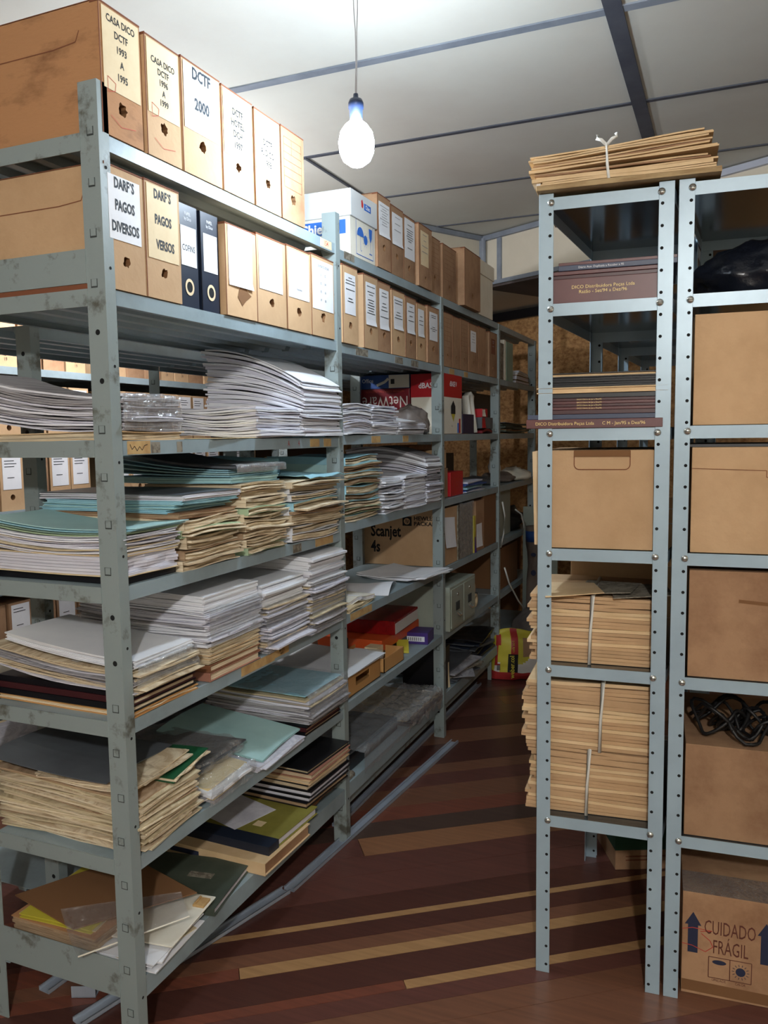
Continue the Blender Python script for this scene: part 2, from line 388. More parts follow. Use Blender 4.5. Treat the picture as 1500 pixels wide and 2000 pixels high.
# tape and labels on the shelf fronts
def lipplate(y0,y1,z0,z1,m,name='tape_label'):
    g=G(); g.box((-.0036,y0,z0),(-.0028,y1,z1)); return g.build(name,[m],rack)
tl=lipplate(.048,.122,1.348,1.376,'tape_old')
g=G(); g.ribbon([(.056,1.369),(.062,1.358),(.07,1.365),(.078,1.355),(.086,1.364),(.094,1.356),(.102,1.366),(.112,1.368)],.0016,x=-.0024); g.build('pen_scribble',['ink_black'],tl)
for (y0,y1,z,m) in [(.125,.155,1.362,'tape_dark'),(.215,.235,1.362,'tape_dark'),(.86,.92,1.362,'tape_old'),(.95,1.0,1.362,'tape_old'),(1.32,1.40,1.368,'tape_old'),(1.62,1.68,1.368,'tape_old'),(1.2,1.3,1.667,'tape_dark'),(1.55,1.63,1.667,'tape_dark'),(1.72,1.80,1.667,'tape_dark'),(2.2,2.27,1.667,'tape_old'),(2.42,2.48,1.667,'tape_old'),(.88,1.0,1.053,'tape_old'),(.74,.79,1.053,'tape_dark'),(.45,.62,.765,'tape_old'),(1.12,1.2,1.97,'tape_dark'),(1.12,1.3,.767,'tape_old')]:
    lipplate(y0,y1,z-.013,z+.011,m)
text(rack,'A',.024,(-.0032,.73,1.361),'x','red_pen',.7,'pen_letter'); text(rack,'4',.024,(-.0032,.79,1.361),'x','red_pen',.6,'pen_letter')
tl=lipplate(.955,1.03,1.963,1.988,'cream_label'); text(tl,'154',.022,(-.0028,.992,1.976),'x','ink_red',.9,'number',.01)
tl=lipplate(.62,.70,.757,.777,'tape_old') ; text(tl,'IMPOSTO\n04/05',.009,(-.0028,.66,.767),'x','ink_black',.8,'lettering',.01)

# second rack, back to back, and the far rack
mid=thing('shelving_rack','grey metal shelving rack standing back to back behind the long left rack','shelving rack')
YM=[.232,1.232,2.2,3.1]
for y in YM:
    post_old(-.452,y,1,1.665).build('post',RM,mid); post_old(-.90,y,-1,1.665).build('post',RM,mid)
for i in range(3):
    for z in (1.668,1.09,.74,.42,.16) if i==0 else (1.668,):
        shelf_old(-.852,-.4555,YM[i]+.004,YM[i+1]-.001,z,.031,4).build('shelf',['rack_paint'],mid)
far=thing('shelving_rack','far metal shelving rack filled with archive boxes, seen through the left rack','shelving rack')
for y in (.7,1.72,2.74,3.3):
    post_old(-1.552,y,1,2.0).build('post',RM,far); post_old(-1.952,y,-1,2.0).build('post',RM,far)
for z in (1.99,1.683,1.378,1.09,.78,.47,.17):
    shelf_old(-1.949,-1.5555,.70,3.3,z,.031,3).build('shelf',['rack_paint'],far)

# ================================================================ FILE BOXES
def box_front(g,w,h,hy,hz,r,m=0,mi=1,x=0,rag=0):
    # front face with a real round hole; rectangle (0..w, 0..h)
    n=16; q=r*1.5
    sq=[];ci=[];rq=random.Random(int(w*9999))
    for i in range(n):
        a=2*PI*(i+.5)/n-PI*.75-2*PI*.5/n+2*PI/n*0
        c_,s_=math.cos(a),math.sin(a); k_=q/max(abs(c_),abs(s_)); sq.append((x,hy+c_*k_,hz+s_*k_)); rr_=r*(1+rag*rq.uniform(-.25,.25)); ci.append((x,hy+c_*rr_,hz+s_*rr_))
    g.add(sq+ci,[(i,(i+1)%n,n+(i+1)%n,n+i) for i in range(n)],m)
    g.add(ci+[(x-.07,p[1],p[2]) for p in ci],[(i,(i+1)%n,n+(i+1)%n,n+i) for i in range(n)]+[tuple(range(n,2*n))],mi)
    a0,a1,b0,b1=hy-q,hy+q,hz-q,hz+q
    for (p,r2) in (((0,0),(w,b0)),((0,b1),(w,h)),((0,b0),(a0,b1)),((a1,b0),(w,b1))):
        g.add([(x,p[0],p[1]),(x,r2[0],p[1]),(x,r2[0],r2[1]),(x,p[0],r2[1])],[(0,1,2,3)],m)
def file_box(label,y0,y1,z,xf=0,m='card_tan',h=.25,d=.34,hole=.07,lab=None,lines=(),tm='ink',tsize=.016,bold=.0,group=None,tilt=0,extra=None,rz=0,hr=.012,bars=0,name='file_box',cat='archive box',tsx=.8,lmat='white_paper'):
    w=y1-y0
    t=thing(name,label,cat,(xf,y0,z+.0008),rz,group)
    g=G()
    # body: four sides, slight bulge
    bul=.0015
    box_front(g,w,h,w*.5,hole,hr,0,1,0,1 if m!='navy' else 0)
    g.add([(0,0,0),(-d,0,0),(-d,0,h),(0,0,h)],[(3,2,1,0)]); g.add([(0,w,0),(-d,w,0),(-d,w,h),(0,w,h)],[(0,1,2,3)])
    g.add([(0,0,h),(-d,0,h),(-d,w,h),(0,w,h)],[(3,2,1,0)]); g.add([(0,0,0),(-d,0,0),(-d,w,0),(0,w,0)],[(0,1,2,3)]); g.add([(-d,0,0),(-d,w,0),(-d,w,h),(-d,0,h)],[(0,1,2,3)])
    g.build('box_body',[m,'card_inner'],t)
    g=G(); e=.0016   # worn corrugated edges of the lid flap
    g.box((-.02,-.0008,h-.004),(e,e,h+.0012)); g.box((-d,0,h-.001),(e,e*.8,h+.0016)); g.box((0,-.0006,0),(e*.6,e,h-.004)); g.box((0,0,h-.0022),(e*.6,w,h+.001))
    g.build('worn_edge',['card_edge'],t)
    g=G(); g.ribbon([(-.05,h*.80),(-.06,h*.72),(-.12,h*.70),(-d+.03,h*.70)],.002,'y',-.0006); g.build('lid_seam',['card_edge'],t)
    if lab:
        a0,a1,b0,b1=lab; lm=lmat
        g=G(); rq=random.Random(int(y0*1000+z*77))
        def fb(u,v,o): 
            cur=0 if lines else .004*max(0,.10-v)*10*(rq_c<.5)
            return (.0009+o+cur*(.3+.7*u)+(.0 if lines else .0003*math.sin(7*v+3*u)), a0+(a1-a0)*u+0, b0+(b1-b0)*v)
        rq_c=rq.random()
        g.slab(lambda u,v:fb(v,u,0),lambda u,v:fb(v,u,.0005),8,5)
        lo=g.build('paper_label',[lm],t)
        if lines:
            n_=len(lines); zt=b1-(b1-b0)*.12; zb=b0+(b1-b0)*(.2 if not bars else .3)
            for i,s in enumerate(lines):
                if s: text(lo,s,tsize,(.00155,(a0+a1)/2,zt+(zb-zt)*(i/(max(1,n_-1)))),'x',tm,tsx,'lettering',bold)
        if bars:
            g=G()
            for i in range(bars):
                zz=b1-.014-(b1-b0-.045)*i/bars; ln=rq.uniform(.3,.9)*(a1-a0); c_=(a0+a1)/2
                if rq.random()<.2: continue
                g.add([(.0020,c_-ln/2,zz),(.0020,c_+ln/2,zz),(.0020,c_+ln/2,zz+.0024),(.0020,c_-ln/2,zz+.0024)],[(0,1,2,3)])
            if g.v: g.build('faint_print',['ink_faint' if tm!='ink_bold' else 'ink'],lo)
    if extra: extra(t,w,h)
    return t
def red_scrawl(t,w,h):
    g=G(); g.ribbon([(w*.15,h*.45),(w*.15,h*.33),(w*.32,h*.36),(w*.34,h*.42),(w*.15,h*.45)],.0012,x=.0019); g.ribbon([(w*.2,h*.16),(w*.45,h*.1),(w*.8,h*.13)],.0012,x=.0012); g.build('pen_scrawl',['ink_red'],t)
def form_print(t,w,h,m='card_edge',x=.0008):
    g=G()
    a0,a1=w*.12,w*.88; b0,b1=h*.36,h*.9
    for zz in (b0,b1,b0+(b1-b0)*.22,b0+(b1-b0)*.4,b0+(b1-b0)*.55,b0+(b1-b0)*.7,b0+(b1-b0)*.85): g.ribbon([(a0,zz),(a1,zz)],.0010,x=x)
    g.ribbon([(a0,b0),(a0,b1)],.001,x=x); g.ribbon([(a1,b0),(a1,b1)],.001,x=x); g.ribbon([(w*.45,b0+(b1-b0)*.7),(w*.45,b1)],.001,x=x)
    g.build('printed_form',[m],t)
# top shelf, first bay
z=1.9905
def fw(w): return (.006,w-.006,.005,.246)
file_box('stained brown archive box, cream label reading CASA DICO DCTF 1993, nearest on top shelf',.014,.136,z,0,'card_stain',.252,hole=.062,lab=(.008,.117,.09,.246),lines=('CASA DICO','DCTF','1993','A','1995'),tsize=.020,bold=.02,lmat='cream_label',extra=red_scrawl,hr=.013)
file_box('worn tan archive box with cream label reading CASA DICO DCTF 1996 A 1999, top shelf',.150,.268,z,0,'card_tan',.248,hole=.068,lab=(.006,.113,.09,.242),lines=('','CASA DICO','DCTF','1996','A','1999'),tsize=.019,bold=.02,lmat='cream_label',extra=red_scrawl,hr=.012)
file_box('tan archive box with white label reading DCTF 2000, third on the top shelf',.275,.428,z,0,'card_tan',.252,hole=.075,lab=(.008,.145,.100,.246),lines=('DCTF','','2000',''),tsize=.036,bold=.035,tm='ink_bold',tsx=.8,hr=.013)
file_box('tan archive box with cream label reading DCTF HOTEL, fourth on the top shelf',.434,.574,z,0,'card_tan',.250,hole=.072,lab=(.006,.132,.092,.246),lines=('','DCTF','HOTEL','DCH','1997'),tsize=.024,bold=.03,lmat='cream_label',hr=.011)
file_box('tan archive box with cream label reading DCTF R. DICO, fifth on the top shelf',.582,.714,z,0,'card_tan',.248,hole=.07,lab=(.006,.124,.09,.244),lines=('','','DCTF','R. DICO','1998'),tsize=.023,bold=.03,lmat='cream_label',hr=.011)
file_box('orange-brown archive box with a printed ruled form and no label, sixth on the top shelf',.720,.852,z,0,'card_brown',.250,hole=.062,extra=form_print,hr=.013)
# top shelf, second bay onwards
z=1.98
t=thing('carton','white lidded cardboard carton with blue umbrella, sun and glass symbols on the top shelf','carton',(0,1.172,z))
g=G(); g.box((-.33,0,0),(-.004,.205,.15)); g.build('carton_body',['white_card'],t,bevel=.001)
g=G(); g.box((-.336,-.006,.125),(.003,.211,.212)); g.build('lid',['lid_white'],t,bevel=.002)
g=G(); x=-.0028
g.ribbon([(.045,.135),(.045,.012),(.185,.012),(.185,.135)],.0022,x=x)
um=[(.052+.028*(1-math.cos(PI*i/8))/1,.075+.03*math.sin(PI*i/8)) for i in range(9)]
g.add([(x,a,b) for a,b in um],[tuple(range(9))]); g.ribbon([(.08,.075),(.08,.03),(.086,.026),(.09,.03)],.0016,x=x)
g.disc((x,.122,.07),.016,'x',16)
for i in range(10):
    a=2*PI*i/10; g.ribbon([(.122+.02*math.cos(a),.07+.02*math.sin(a)),(.122+.026*math.cos(a),.07+.026*math.sin(a))],.0012,x=x)
g.add([(x,.15,.115),(x,.178,.115),(x,.175,.085),(x,.166,.07),(x,.162,.07),(x,.153,.085)],[tuple(range(6))]); g.ribbon([(.164,.07),(.164,.032)],.0018,x=x); g.ribbon([(.152,.030),(.176,.030)],.003,x=x)
g.build('handling_symbols',['blue_print'],t)
g=G(); g.box((.0032,.10,.165),(.0038,.155,.187)); q=g.build('logo_patch',['blue_print'],t); text(q,'Chies',.02,(.0036,.128,.176),'x','white_paper',.8,'lettering',.02)
g=G(); g.add([(.0034,.078,.17),(.0034,.09,.168),(.0034,.094,.182),(.0034,.086,.196),(.0034,.076,.19)],[tuple(range(5))]); g.build('logo_mark',['red_print'],t)
g=G(); g.box((-.26,-.0012,.07),(-.02,-.0002,.115)); q=g.build('name_band',['blue_print'],t); text(q,'Chies',.045,(-.14,-.0012,.09),'y','white_paper',1.0,'lettering',.03)
def wl(w,h=.25,b=.42): return (.012,w-.010,h*b,h*.92)
file_box('brown archive box with long white label just right of the white lidded carton',1.392,1.512,z,0,'card_brown',.255,lab=wl(.12,b=.45),bars=8,hole=.075)
file_box('brown archive box with a faded grey-white label, second past the white lidded carton',1.528,1.652,z,-.005,'card_brown',.25,lab=(.012,.115,.11,.225),bars=3,hole=.07)
file_box('brown archive box with a curling white label hanging over its edge',1.655,1.775,z,-.005,'card_brown',.245,lab=(.01,.118,.085,.235),bars=12,tm='ink_bold',hole=.05)
file_box('wide brown archive box wrapped in plastic tape with a cream label',1.80,1.955,z,.004,'card_brown',.245,lab=(.02,.11,.085,.22),bars=4,lmat='cream_label',hole=.04,hr=.008)
file_box('dark brown archive box with a printed form in a plastic sleeve, top shelf',1.965,2.10,z,-.01,'card_brown',.235,extra=form_print)
file_box('dark brown unlabelled archive box with printed form panel, top shelf of the third bay',2.12,2.31,z,-.005,'card_brown',.232,extra=form_print,hole=.055)
file_box('thin pale-sided brown archive box turned slightly outward on the top shelf',2.36,2.62,z,.02,'card_brown',.262,hole=.06)
t=thing('carton','white carton with a loose lid at the far end of the top shelf','carton',(.0,2.66,z)); g=G(); g.box((-.3,0,0),(0,.26,.205)); g.build('carton_body',['white_card'],t,bevel=.001); g=G(); g.box((-.31,-.012,.2),(.006,.27,.27)); g.build('lid',['white_card'],t,bevel=.001)
# second shelf, first bay
z=1.6865
file_box("tan archive box reading DARF'S PAGOS DIVERSOS, nearest on the second shelf",.010,.127,z,-.001,'card_tan',.246,hole=.06,lab=(.010,.106,.10,.228),lines=("DARF´S",'PAGOS','DIVERSOS'),tsize=.029,bold=.035,tm='ink_bold',tsx=.64,lmat='white_paper',hr=.011)
file_box("tan archive box with torn label reading DARF'S PAGOS VERSOS, second on the second shelf",.131,.252,z,-.001,'card_tan',.248,hole=.058,lab=(.008,.113,.085,.242),lines=("DARF´S",'','PAGOS','','  VERSOS'),tsize=.028,bold=.035,tm='ink_bold',tsx=.64,lmat='cream_label',hr=.011)
def binder(label,y0,y1,title,up):
    w=y1-y0; t=thing('lever_arch_binder',label,'binder',(-.012,y0,1.6865))
    g=G(); g.box((-.28,0,0),(0,.003,.235)); g.box((-.28,w-.003,0),(0,w,.235)); g.box((-.0035,0,0),(0,w,.235)); g.build('cover',['navy'],t,bevel=.001)
    g=G(); g.box((-.275,.004,.004),(-.006,w-.004,.228)); g.build('pages',['tape_dark'],t)
    g=G(); g.box((.0002,.010,.095),(.0012,w-.008,.185)); lo=g.build('paper_label',['white_paper'],t); text(lo,title,.02,(.0012,w/2,.135),'x','ink_bold',.7,'lettering',.01)
    text(t,up,.011,(.0006,w/2,.208),'x','white_paper',.8,'lettering')
    g=G(); n=20
    vs=[(.0012,w/2+r*math.cos(2*PI*i/n),.047+r*1.15*math.sin(2*PI*i/n)) for r in (.011,.017) for i in range(n)]; g.add(vs,[(i,(i+1)%n,n+(i+1)%n,n+i) for i in range(n)]); g.disc((.0006,w/2,.047),.011,'x',16,1)
    g.build('finger_ring',['cream_label','rack_hole'],t)
binder('navy lever arch binder titled COFINS on the second shelf',.258,.335,'COFINS','PAPEL\nby Dico')
binder('navy lever arch binder with plain white label, beside the damaged box',.346,.420,'','PAPEL\nby Dico')
def torn(t,w,h):
    g=G(); g.add([(.0012,w*.35,.05),(.0012,w*.45,.085),(.0012,w*.6,.09),(.0012,w*.66,.07),(.0012,w*.8,.06),(.0012,w*.62,.045),(.0012,w*.5,.03)],[tuple(range(7))]); g.build('torn_patch',['card_inner'],t)
file_box('tan archive box with a blank white sheet and a torn lower front, second shelf',.428,.571,z,.002,'card_tan',.225,hole=.062,lab=(.012,.122,.075,.222),extra=torn,hr=.009)
file_box('tan archive box with a blank bright white label, second right of the binders',.575,.729,z,0,'card_tan',.232,hole=.06,lab=(.012,.135,.09,.222),bars=0)
file_box('tan archive box with white label and one faint printed row, third right of the binders',.735,.876,z,0,'card_tan',.235,hole=.055,lab=(.010,.132,.092,.226),lines=('','','','','Impostos'),tsize=.011)
file_box('tan archive box with white label of two number columns, last before the second post',.882,1.034,z,0,'card_tan',.24,hole=.06,lab=(.008,.145,.08,.228),lines=('CONTRATO SOCIAL','01        02','03        04','05        06','07        08'),tsize=.011,hr=.014)
# second shelf, second and third bays
z=1.6835
B=[(1.088,1.205,'card_tan','smooth white typed label, nearest past the second post',.25,9,.04),(1.262,1.385,'card_tan','typed label with a lifted corner, second past the second post',.25,11,.02),(1.392,1.512,'card_brown','short white label pasted askew',.248,8,0),(1.525,1.655,'card_tan','narrow centred white typed label',.24,7,0),(1.664,1.780,'card_brown','label folded over like a dog ear',.235,4,0),(1.790,1.885,'card_tan','small plain white label, slimmest of its row',.228,4,0),(1.918,2.062,'card_brown','label peeling at its left edge, last before the third post',.235,9,0)]
for i,(a,b,m_,ds,h_,nb,dx) in enumerate(B):
    w_=b-a
    file_box('brown archive box with '+ds,a,b,z,-.004+dx*.2,m_,h_,lab=(w_*.14,w_*.84,.095 if i not in (1,2) else .08,h_*.9),bars=nb,tm='ink_bold',hole=.06)
C_=[(2.115,2.245,None,'printed ruled form, first past the third post'),(2.25,2.365,None,'plain dark front, second past the third post'),(2.37,2.49,None,'wrinkled tape over its front'),(2.50,2.665,(.03,.12,.10,.20),'small white label'),(2.67,2.80,None,'bare dark front left of the pale gap'),(2.87,3.02,(.03,.11,.12,.2),'dark label, last before the fourth post')]
for i,(a,b,lb,ds) in enumerate(C_):
    file_box('dark brown archive box with '+ds,a,b,z,-.004,'card_brown',.236-.003*(i%2),lab=lb,bars=4 if lb else 0,hole=.05,extra=form_print if i in (0,2) else None,hr=.009,lmat='white_paper' if i==3 else 'card_edge')
# far rack rows, seen through the left rack
def far_proto(m,lab,hole=.055,bars=3,nm=''):
    t=thing('file_box','','archive box'); w=.118; h=.235
    g=G(); box_front(g,w,h,w/2,hole,.012,0,1); d=.31
    g.add([(0,0,0),(-d,0,0),(-d,0,h),(0,0,h)],[(3,2,1,0)]); g.add([(0,w,0),(-d,w,0),(-d,w,h),(0,w,h)],[(0,1,2,3)]); g.add([(0,0,h),(-d,0,h),(-d,w,h),(0,w,h)],[(3,2,1,0)])
    g.build('box_body',[m,'card_inner'],t)
    if lab:
        g=G(); g.box((.0005,.012,.088),(.0015,w-.012,.225)); lo=g.build('paper_label',['white_paper'],t)
        g=G()
        for i in range(bars): g.box((.0015,.022,.205-.012*i),(.002,.022+.05+.012*(i%2),.208-.012*i))
        g.box((.0015,.035,.135),(.002,.07,.138)); g.build('faint_print',['ink'],lo)
    return t
pro=[far_proto('card_tan',1),far_proto('card_brown',1,.06,2),far_proto('card_tan',0),far_proto('card_brown',0)]
text(pro[2],'JUNHO',.026,(.0006,.104,.11),'x','ink',.8,'lettering',0,rot=PI/2); text(pro[2],'19',.02,(.0006,.06,.03),'x','ink',.9,'lettering')
used=[0]*4
LBL={(1.683):'archive box on the far rack, row just below its top boards',(1.378):'archive box with white label on the far rack, row at eye level',(1.09):'archive box with white label on the far rack, row under eye level',(.78):'archive box on the far rack, row below the lower labelled row',(.47):'archive box on the low far row, near the bubble wrap'}
for zr,opts in ((1.683,(2,2,3)),(1.378,(0,0,1)),(1.09,(0,1,0)),(.78,(3,2,3)),(.47,(3,3,1))):
    y=.98; rq=random.Random(int(zr*100))
    while y<2.95:
        if 1.59<y<1.76: y=1.765
        if 2.61<y<2.78: y=2.785
        k_=rq.choice(opts); loc=(-1.562+rq.uniform(-.012,.002),y,zr+.0008)
        if not (zr==1.378 and 1.50<y<1.62):
            if not used[k_]:
                used[k_]=1; t=pro[k_]; t.location=loc
            else: t=copy_tree(pro[k_],loc)
            t['label']=['tan ','brown ','plain tan ','plain brown '][k_].replace('plain ','unlabelled ')+LBL[zr].replace(' with white label','' if k_>1 else ' with white label'); t['group']='archive boxes on the far rack, row at %d cm'%(zr*100)
        y+=.124+rq.uniform(0,.012)

# ================================================================ PAPER HELPERS
def stack(name,label,cat,x0,x1,y0,y1,z0,h,n,mats,wts=None,jx=.004,jy=.003,rot=.01,warp=None,seed=1,wav=.0008,gap=.93,group=None,nx=7,ny=4,parent=None,rz=0,taper=0,top=None):
    rq=random.Random(seed); cx,cy=(x0+x1)/2,(y0+y1)/2
    if parent is None: o_loc=(cx,cy,z0)
    g=G(); acc=0; ths=[rq.uniform(.6,1.4) for _ in range(n)]; S=sum(ths)
    for i in range(n):
        th=ths[i]/S*h; c0=acc/h; ox,oy=rq.gauss(0,jx),rq.gauss(0,jy); a=rq.gauss(0,rot); sx=(x1-x0)/2*(1-taper*rq.random()); sy=(y1-y0)/2*(1-taper*rq.random())
        ph=rq.uniform(0,9); wv=wav*rq.uniform(.3,1.5); ca_,sa_=math.cos(a),math.sin(a)
        def P(u,v,zz,cc):
            lx,ly=(u*2-1)*sx,(v*2-1)*sy
            X,Y=ox+lx*ca_-ly*sa_,oy+lx*sa_+ly*ca_
            dz=warp(u,v,cc) if warp else 0
            return (X,Y,zz+dz+wv*math.sin(ph+u*7+v*5))
        mi=rq.choices(range(len(mats)),weights=wts)[0] if len(mats)>1 else 0
        if top is not None and i==n-1: mi=top
        g.slab(lambda u,v:P(u,v,acc,c0),lambda u,v:P(u,v,acc+th*gap,c0+th*gap/h),nx,ny,mi)
        acc+=th
    o=g.build(name,mats,parent)
    if parent is None:
        o.location=(cx,cy,z0); o.rotation_euler=(0,0,rz); tag(o,label,cat,group)
    return o
def folder(label,x0,x1,y0,y1,z0,h,m,seed=1,n=4,page='paper_tan',rz=0,warp=None,group=None,name='document_folder',cat='folder',jx=.003):
    rq=random.Random(seed)
    t=thing(name,label,cat,((x0+x1)/2,(y0+y1)/2,z0),rz,group)
    hx,hy=(x1-x0)/2,(y1-y0)/2; ph=rq.uniform(0,6)
    W_=lambda u,v,c:((warp(u,v,c) if warp else 0)+.0012*math.sin(ph+5*u+4*v))
    th=min(.0022,h*.22)
    # cover wraps around the back edge, open at the front
    g=G()
    def cov(zb,zt,c): g.slab(lambda u,v:(-hx+2*hx*u,-hy+2*hy*v,zb+W_(u,v,c)),lambda u,v:(-hx+2*hx*u,-hy+2*hy*v,zt+W_(u,v,c)),8,4)
    cov(0,th,0); cov(h-th,h,1)
    if name=='dossier': g.slab(lambda u,v:(-hx+2*hx*u,-hy-.0016,h*v+W_(u,0,v)),lambda u,v:(-hx+2*hx*u,-hy+.0004,h*v+W_(u,0,v)),8,2)
    g.build('cover',[m],t)
    g=G(); acc=th*1.05; hh=h-2.1*th
    for i in range(n):
        tt=hh/n; ox,oy=rq.gauss(0,jx),rq.gauss(0,.002); ph2=rq.uniform(0,6)
        g.slab(lambda u,v:(ox-hx*.985+1.97*hx*u+.004*(u>.9)*math.sin(v*11+ph2),oy-hy*.97+1.94*hy*v,acc+W_(u,v,acc/h)+.0005*math.sin(9*v+ph2)),lambda u,v:(ox-hx*.985+1.97*hx*u+.004*(u>.9)*math.sin(v*11+ph2),oy-hy*.97+1.94*hy*v,acc+tt*.9+W_(u,v,acc/h)+.0005*math.sin(9*v+ph2)),8,5)
        acc+=tt
    g.build('pages',[page],t)
    return t
def book(label,cx,cy,z0,sx,sy,t_,cover,page='paper_cream',rz=0,spine='-y',name='ledger_book',cat='book',group=None,title=None,board=.0028,band=None):
    t=thing(name,label,cat,(cx,cy,z0+.0004),rz,group); hx,hy=sx/2,sy/2
    g=G(); g.box((-hx,-hy,0),(hx,hy,board)); g.box((-hx,-hy,t_-board),(hx,hy,t_))
    if spine=='-y': g.box((-hx,-hy,board*.5),(hx,-hy+board,t_-board*.5))
    elif spine=='+x': g.box((hx-board,-hy,board*.5),(hx,hy,t_-board*.5))
    elif spine=='-x': g.box((-hx,-hy,board*.5),(-hx+board,hy,t_-board*.5))
    g.build('cover',[cover],t,bevel=.0008)
    g=G(); i_=.005
    g.box((-hx+i_,-hy+(board if spine=='-y' else i_),board),(hx-(board if spine=='+x' else i_),hy-i_,t_-board)); g.build('pages',[page],t)
    if title: text(t,title[0],title[1],(title[2] if len(title)>2 else 0,-hy,t_/2+(title[3] if len(title)>3 else 0)),'y',title[4] if len(title)>4 else 'gold',1.0,'spine_lettering')
    return t
def sheet(name,label,cat,cx,cy,z0,sx,sy,m,rz=0,curl=None,th=.0012,parent=None,group=None,nx=12,ny=8,clab=None):
    g=G(); f=curl or (lambda u,v:0)
    g.slab(lambda u,v:((u-.5)*sx,(v-.5)*sy,f(u,v)),lambda u,v:((u-.5)*sx,(v-.5)*sy,f(u,v)+th),nx,ny)
    o=g.build(name,[m],parent,smooth=False); o.location=(cx,cy,z0); o.rotation_euler=(0,0,rz)
    if parent is None: tag(o,label,cat,group)
    return o
def drape(parent,x0,x1,y0,y1,z0,z1,m='clear_film',seed=1,amp=.008,name='plastic_sleeve',top=True,mdisp=.0):
    # crumpled film over the front (x1) face and part of the top of a stack, in the parent's local frame
    s=seed*3.7; g=G(); L_=(x1-x0); H=z1-z0; tot=L_+H
    def f(u,v):
        d=u*tot; y=y0+(y1-y0)*v
        if d<L_: p=(x0+d,y,z1)
        else: p=(x1,y,z1-(d-L_))
        q=amp*(nz(d*14+s,y*16,s)+.5*nz(d*40,y*42+s,s))
        return (p[0]+abs(q)*.9*(1 if d>L_*.8 else .2)+.002,p[1]+q*.5,p[2]+abs(q)*(1 if d<L_ else .2)+.0015)
    g.grid(f,26,18); o=g.build(name,[m],parent,smooth=True); return o
#==CONTENTS==
# ================================================================ LEFT RACK CONTENTS, FIRST BAY
def curlb(a,p=2): return lambda u,v,c: a*(1-u)**p
PW=['paper_a','paper_b','white_paper']
# --- third shelf
z=1.378
folder('flat tan envelope folder under the grey sleeve-covered pile at the near end, third shelf',-.40,-.004,.035,.245,z,.018,'card_light',5,3,'paper_tan')
s=stack('paper_stack','grey pile of plastic-sleeved papers curling up at the back, near end of the third shelf','stack of papers',-.44,-.004,.035,.228,z+.019,.074,22,['paper_grey','paper_b','paper_a'],(4,3,1),warp=lambda u,v,c:.065*(1-u)**2.2*(.5+.5*c),seed=3,wav=.0018,jx=.008)
drape(s,.05,.222,-.097,.097,.0,.078,'hazy_film',4,.006)
sheet('envelope','loose yellow envelope lying under the white piles on the third shelf','envelope',-.12,.46,z+.0006,.24,.24,'paper_yellow',.05)
s=stack('paper_stack','low white paper pile on the third shelf, left of the tall sloping pile','stack of papers',-.33,.0,.555,.792,z+.004,.078,20,PW,(4,3,3),seed=8,wav=.0016,jx=.005,warp=lambda u,v,c:.006*(1-u)+.004*math.sin(6*u+2*c))
s=stack('paper_stack','tall white paper pile sloping down toward the aisle beside the second post','stack of papers',-.33,.008,.80,1.047,z+.004,.16,38,PW,(3,3,4),seed=12,wav=.0014,jx=.006,jy=.004,warp=lambda u,v,c:c*(.11*(1-u)**.9+.022*math.sin(PI*u)),nx=12)
# --- fourth shelf
z=1.0692
sheet('black_binder','thin black binder under the cream bound volume on the fourth shelf','binder',-.22,.125,z+.0004,.40,.18,'black_book',0,None,.016)
s=folder('cream bound volume with a folded cover at the near end of the fourth shelf',-.43,-.003,.022,.205,z+.018,.046,'cream_label',7,6,'paper_b')
s=stack('paper_stack','pile of mauve-white sheets on the cream volume, near end of the fourth shelf','stack of papers',-.42,-.004,.022,.205,z+.065,.042,16,['paper_b','paper_a','paper_cream'],(4,2,1),seed=21,wav=.0012,warp=lambda u,v,c:-.012*math.sin(PI*u)+.012*(1-u))
for i,(m,dz) in enumerate((('dossier_green',0),('folder_green',.004),('folder_blue',.008),('folder_teal',.012))):
    sheet('card_folder',['pale green','grey green','light blue','pale teal'][i]+' folder sheet in the curled set topping the near pile, fourth shelf','folder',-.215+.006*i,.118+.004*i,z+.109+dz,.42,.19,m,.02*i-.02,lambda u,v:-.014*math.sin(PI*u)+.016*(1-u),.0022)
def dossiers(lab,x0,x1,y0,y1,z0,hs,cols,seed,group,tilt=.0):
    rq=random.Random(seed); zz=z0
    for i,h in enumerate(hs):
        c=cols[i%len(cols)]; a=rq.uniform(-.05,.05); w_=rq.uniform(0,.012); ph=rq.uniform(0,6); am=rq.uniform(.0015,.0048)
        folder([ 'lowest','second','third','fourth','fifth','sixth','seventh','eighth','ninth'][i]+(' dossier from below in the ' if i else ' dossier in the ')+lab,x0-rq.uniform(0,.03),x1-rq.uniform(-.004,.014),y0+w_,y1-rq.uniform(0,.012),zz,h*.97,c[0],seed*31+i,rq.choice((3,4,5)),c[1],a,warp=lambda u,v,cc:am*math.sin(ph+5*v+2*u)+tilt*(1-u)*.5,group=group,name='dossier',cat='dossier',jx=.011)
        zz+=h
    return zz
TB=[('paper_tan2','paper_tan'),('paper_brown','paper_tan2'),('paper_tan','paper_tan2'),('dossier_green','paper_tan2')]
zz=dossiers('short tan-edged column, fourth shelf',-.31,.002,.225,.468,z+.001,(.026,.022,.030,.018,.024),TB,4,'dossiers, second column of the fourth shelf')
folder('worn brown folder beneath the turquoise folders on the fourth shelf',-.40,-.01,.225,.462,zz,.014,'card_brown',9,2,'paper_brown'); zz+=.0145
for i in range(3):
    folder(['lowest','middle','upper'][i]+' of three turquoise folders under the grey-topped sheaf, fourth shelf',-.44+.012*i,-.045+.02*i,.222,.464,zz,.0095,['folder_blue','folder_teal','folder_blue'][i],15+i,2,'folder_blue',.01*i); zz+=.0098
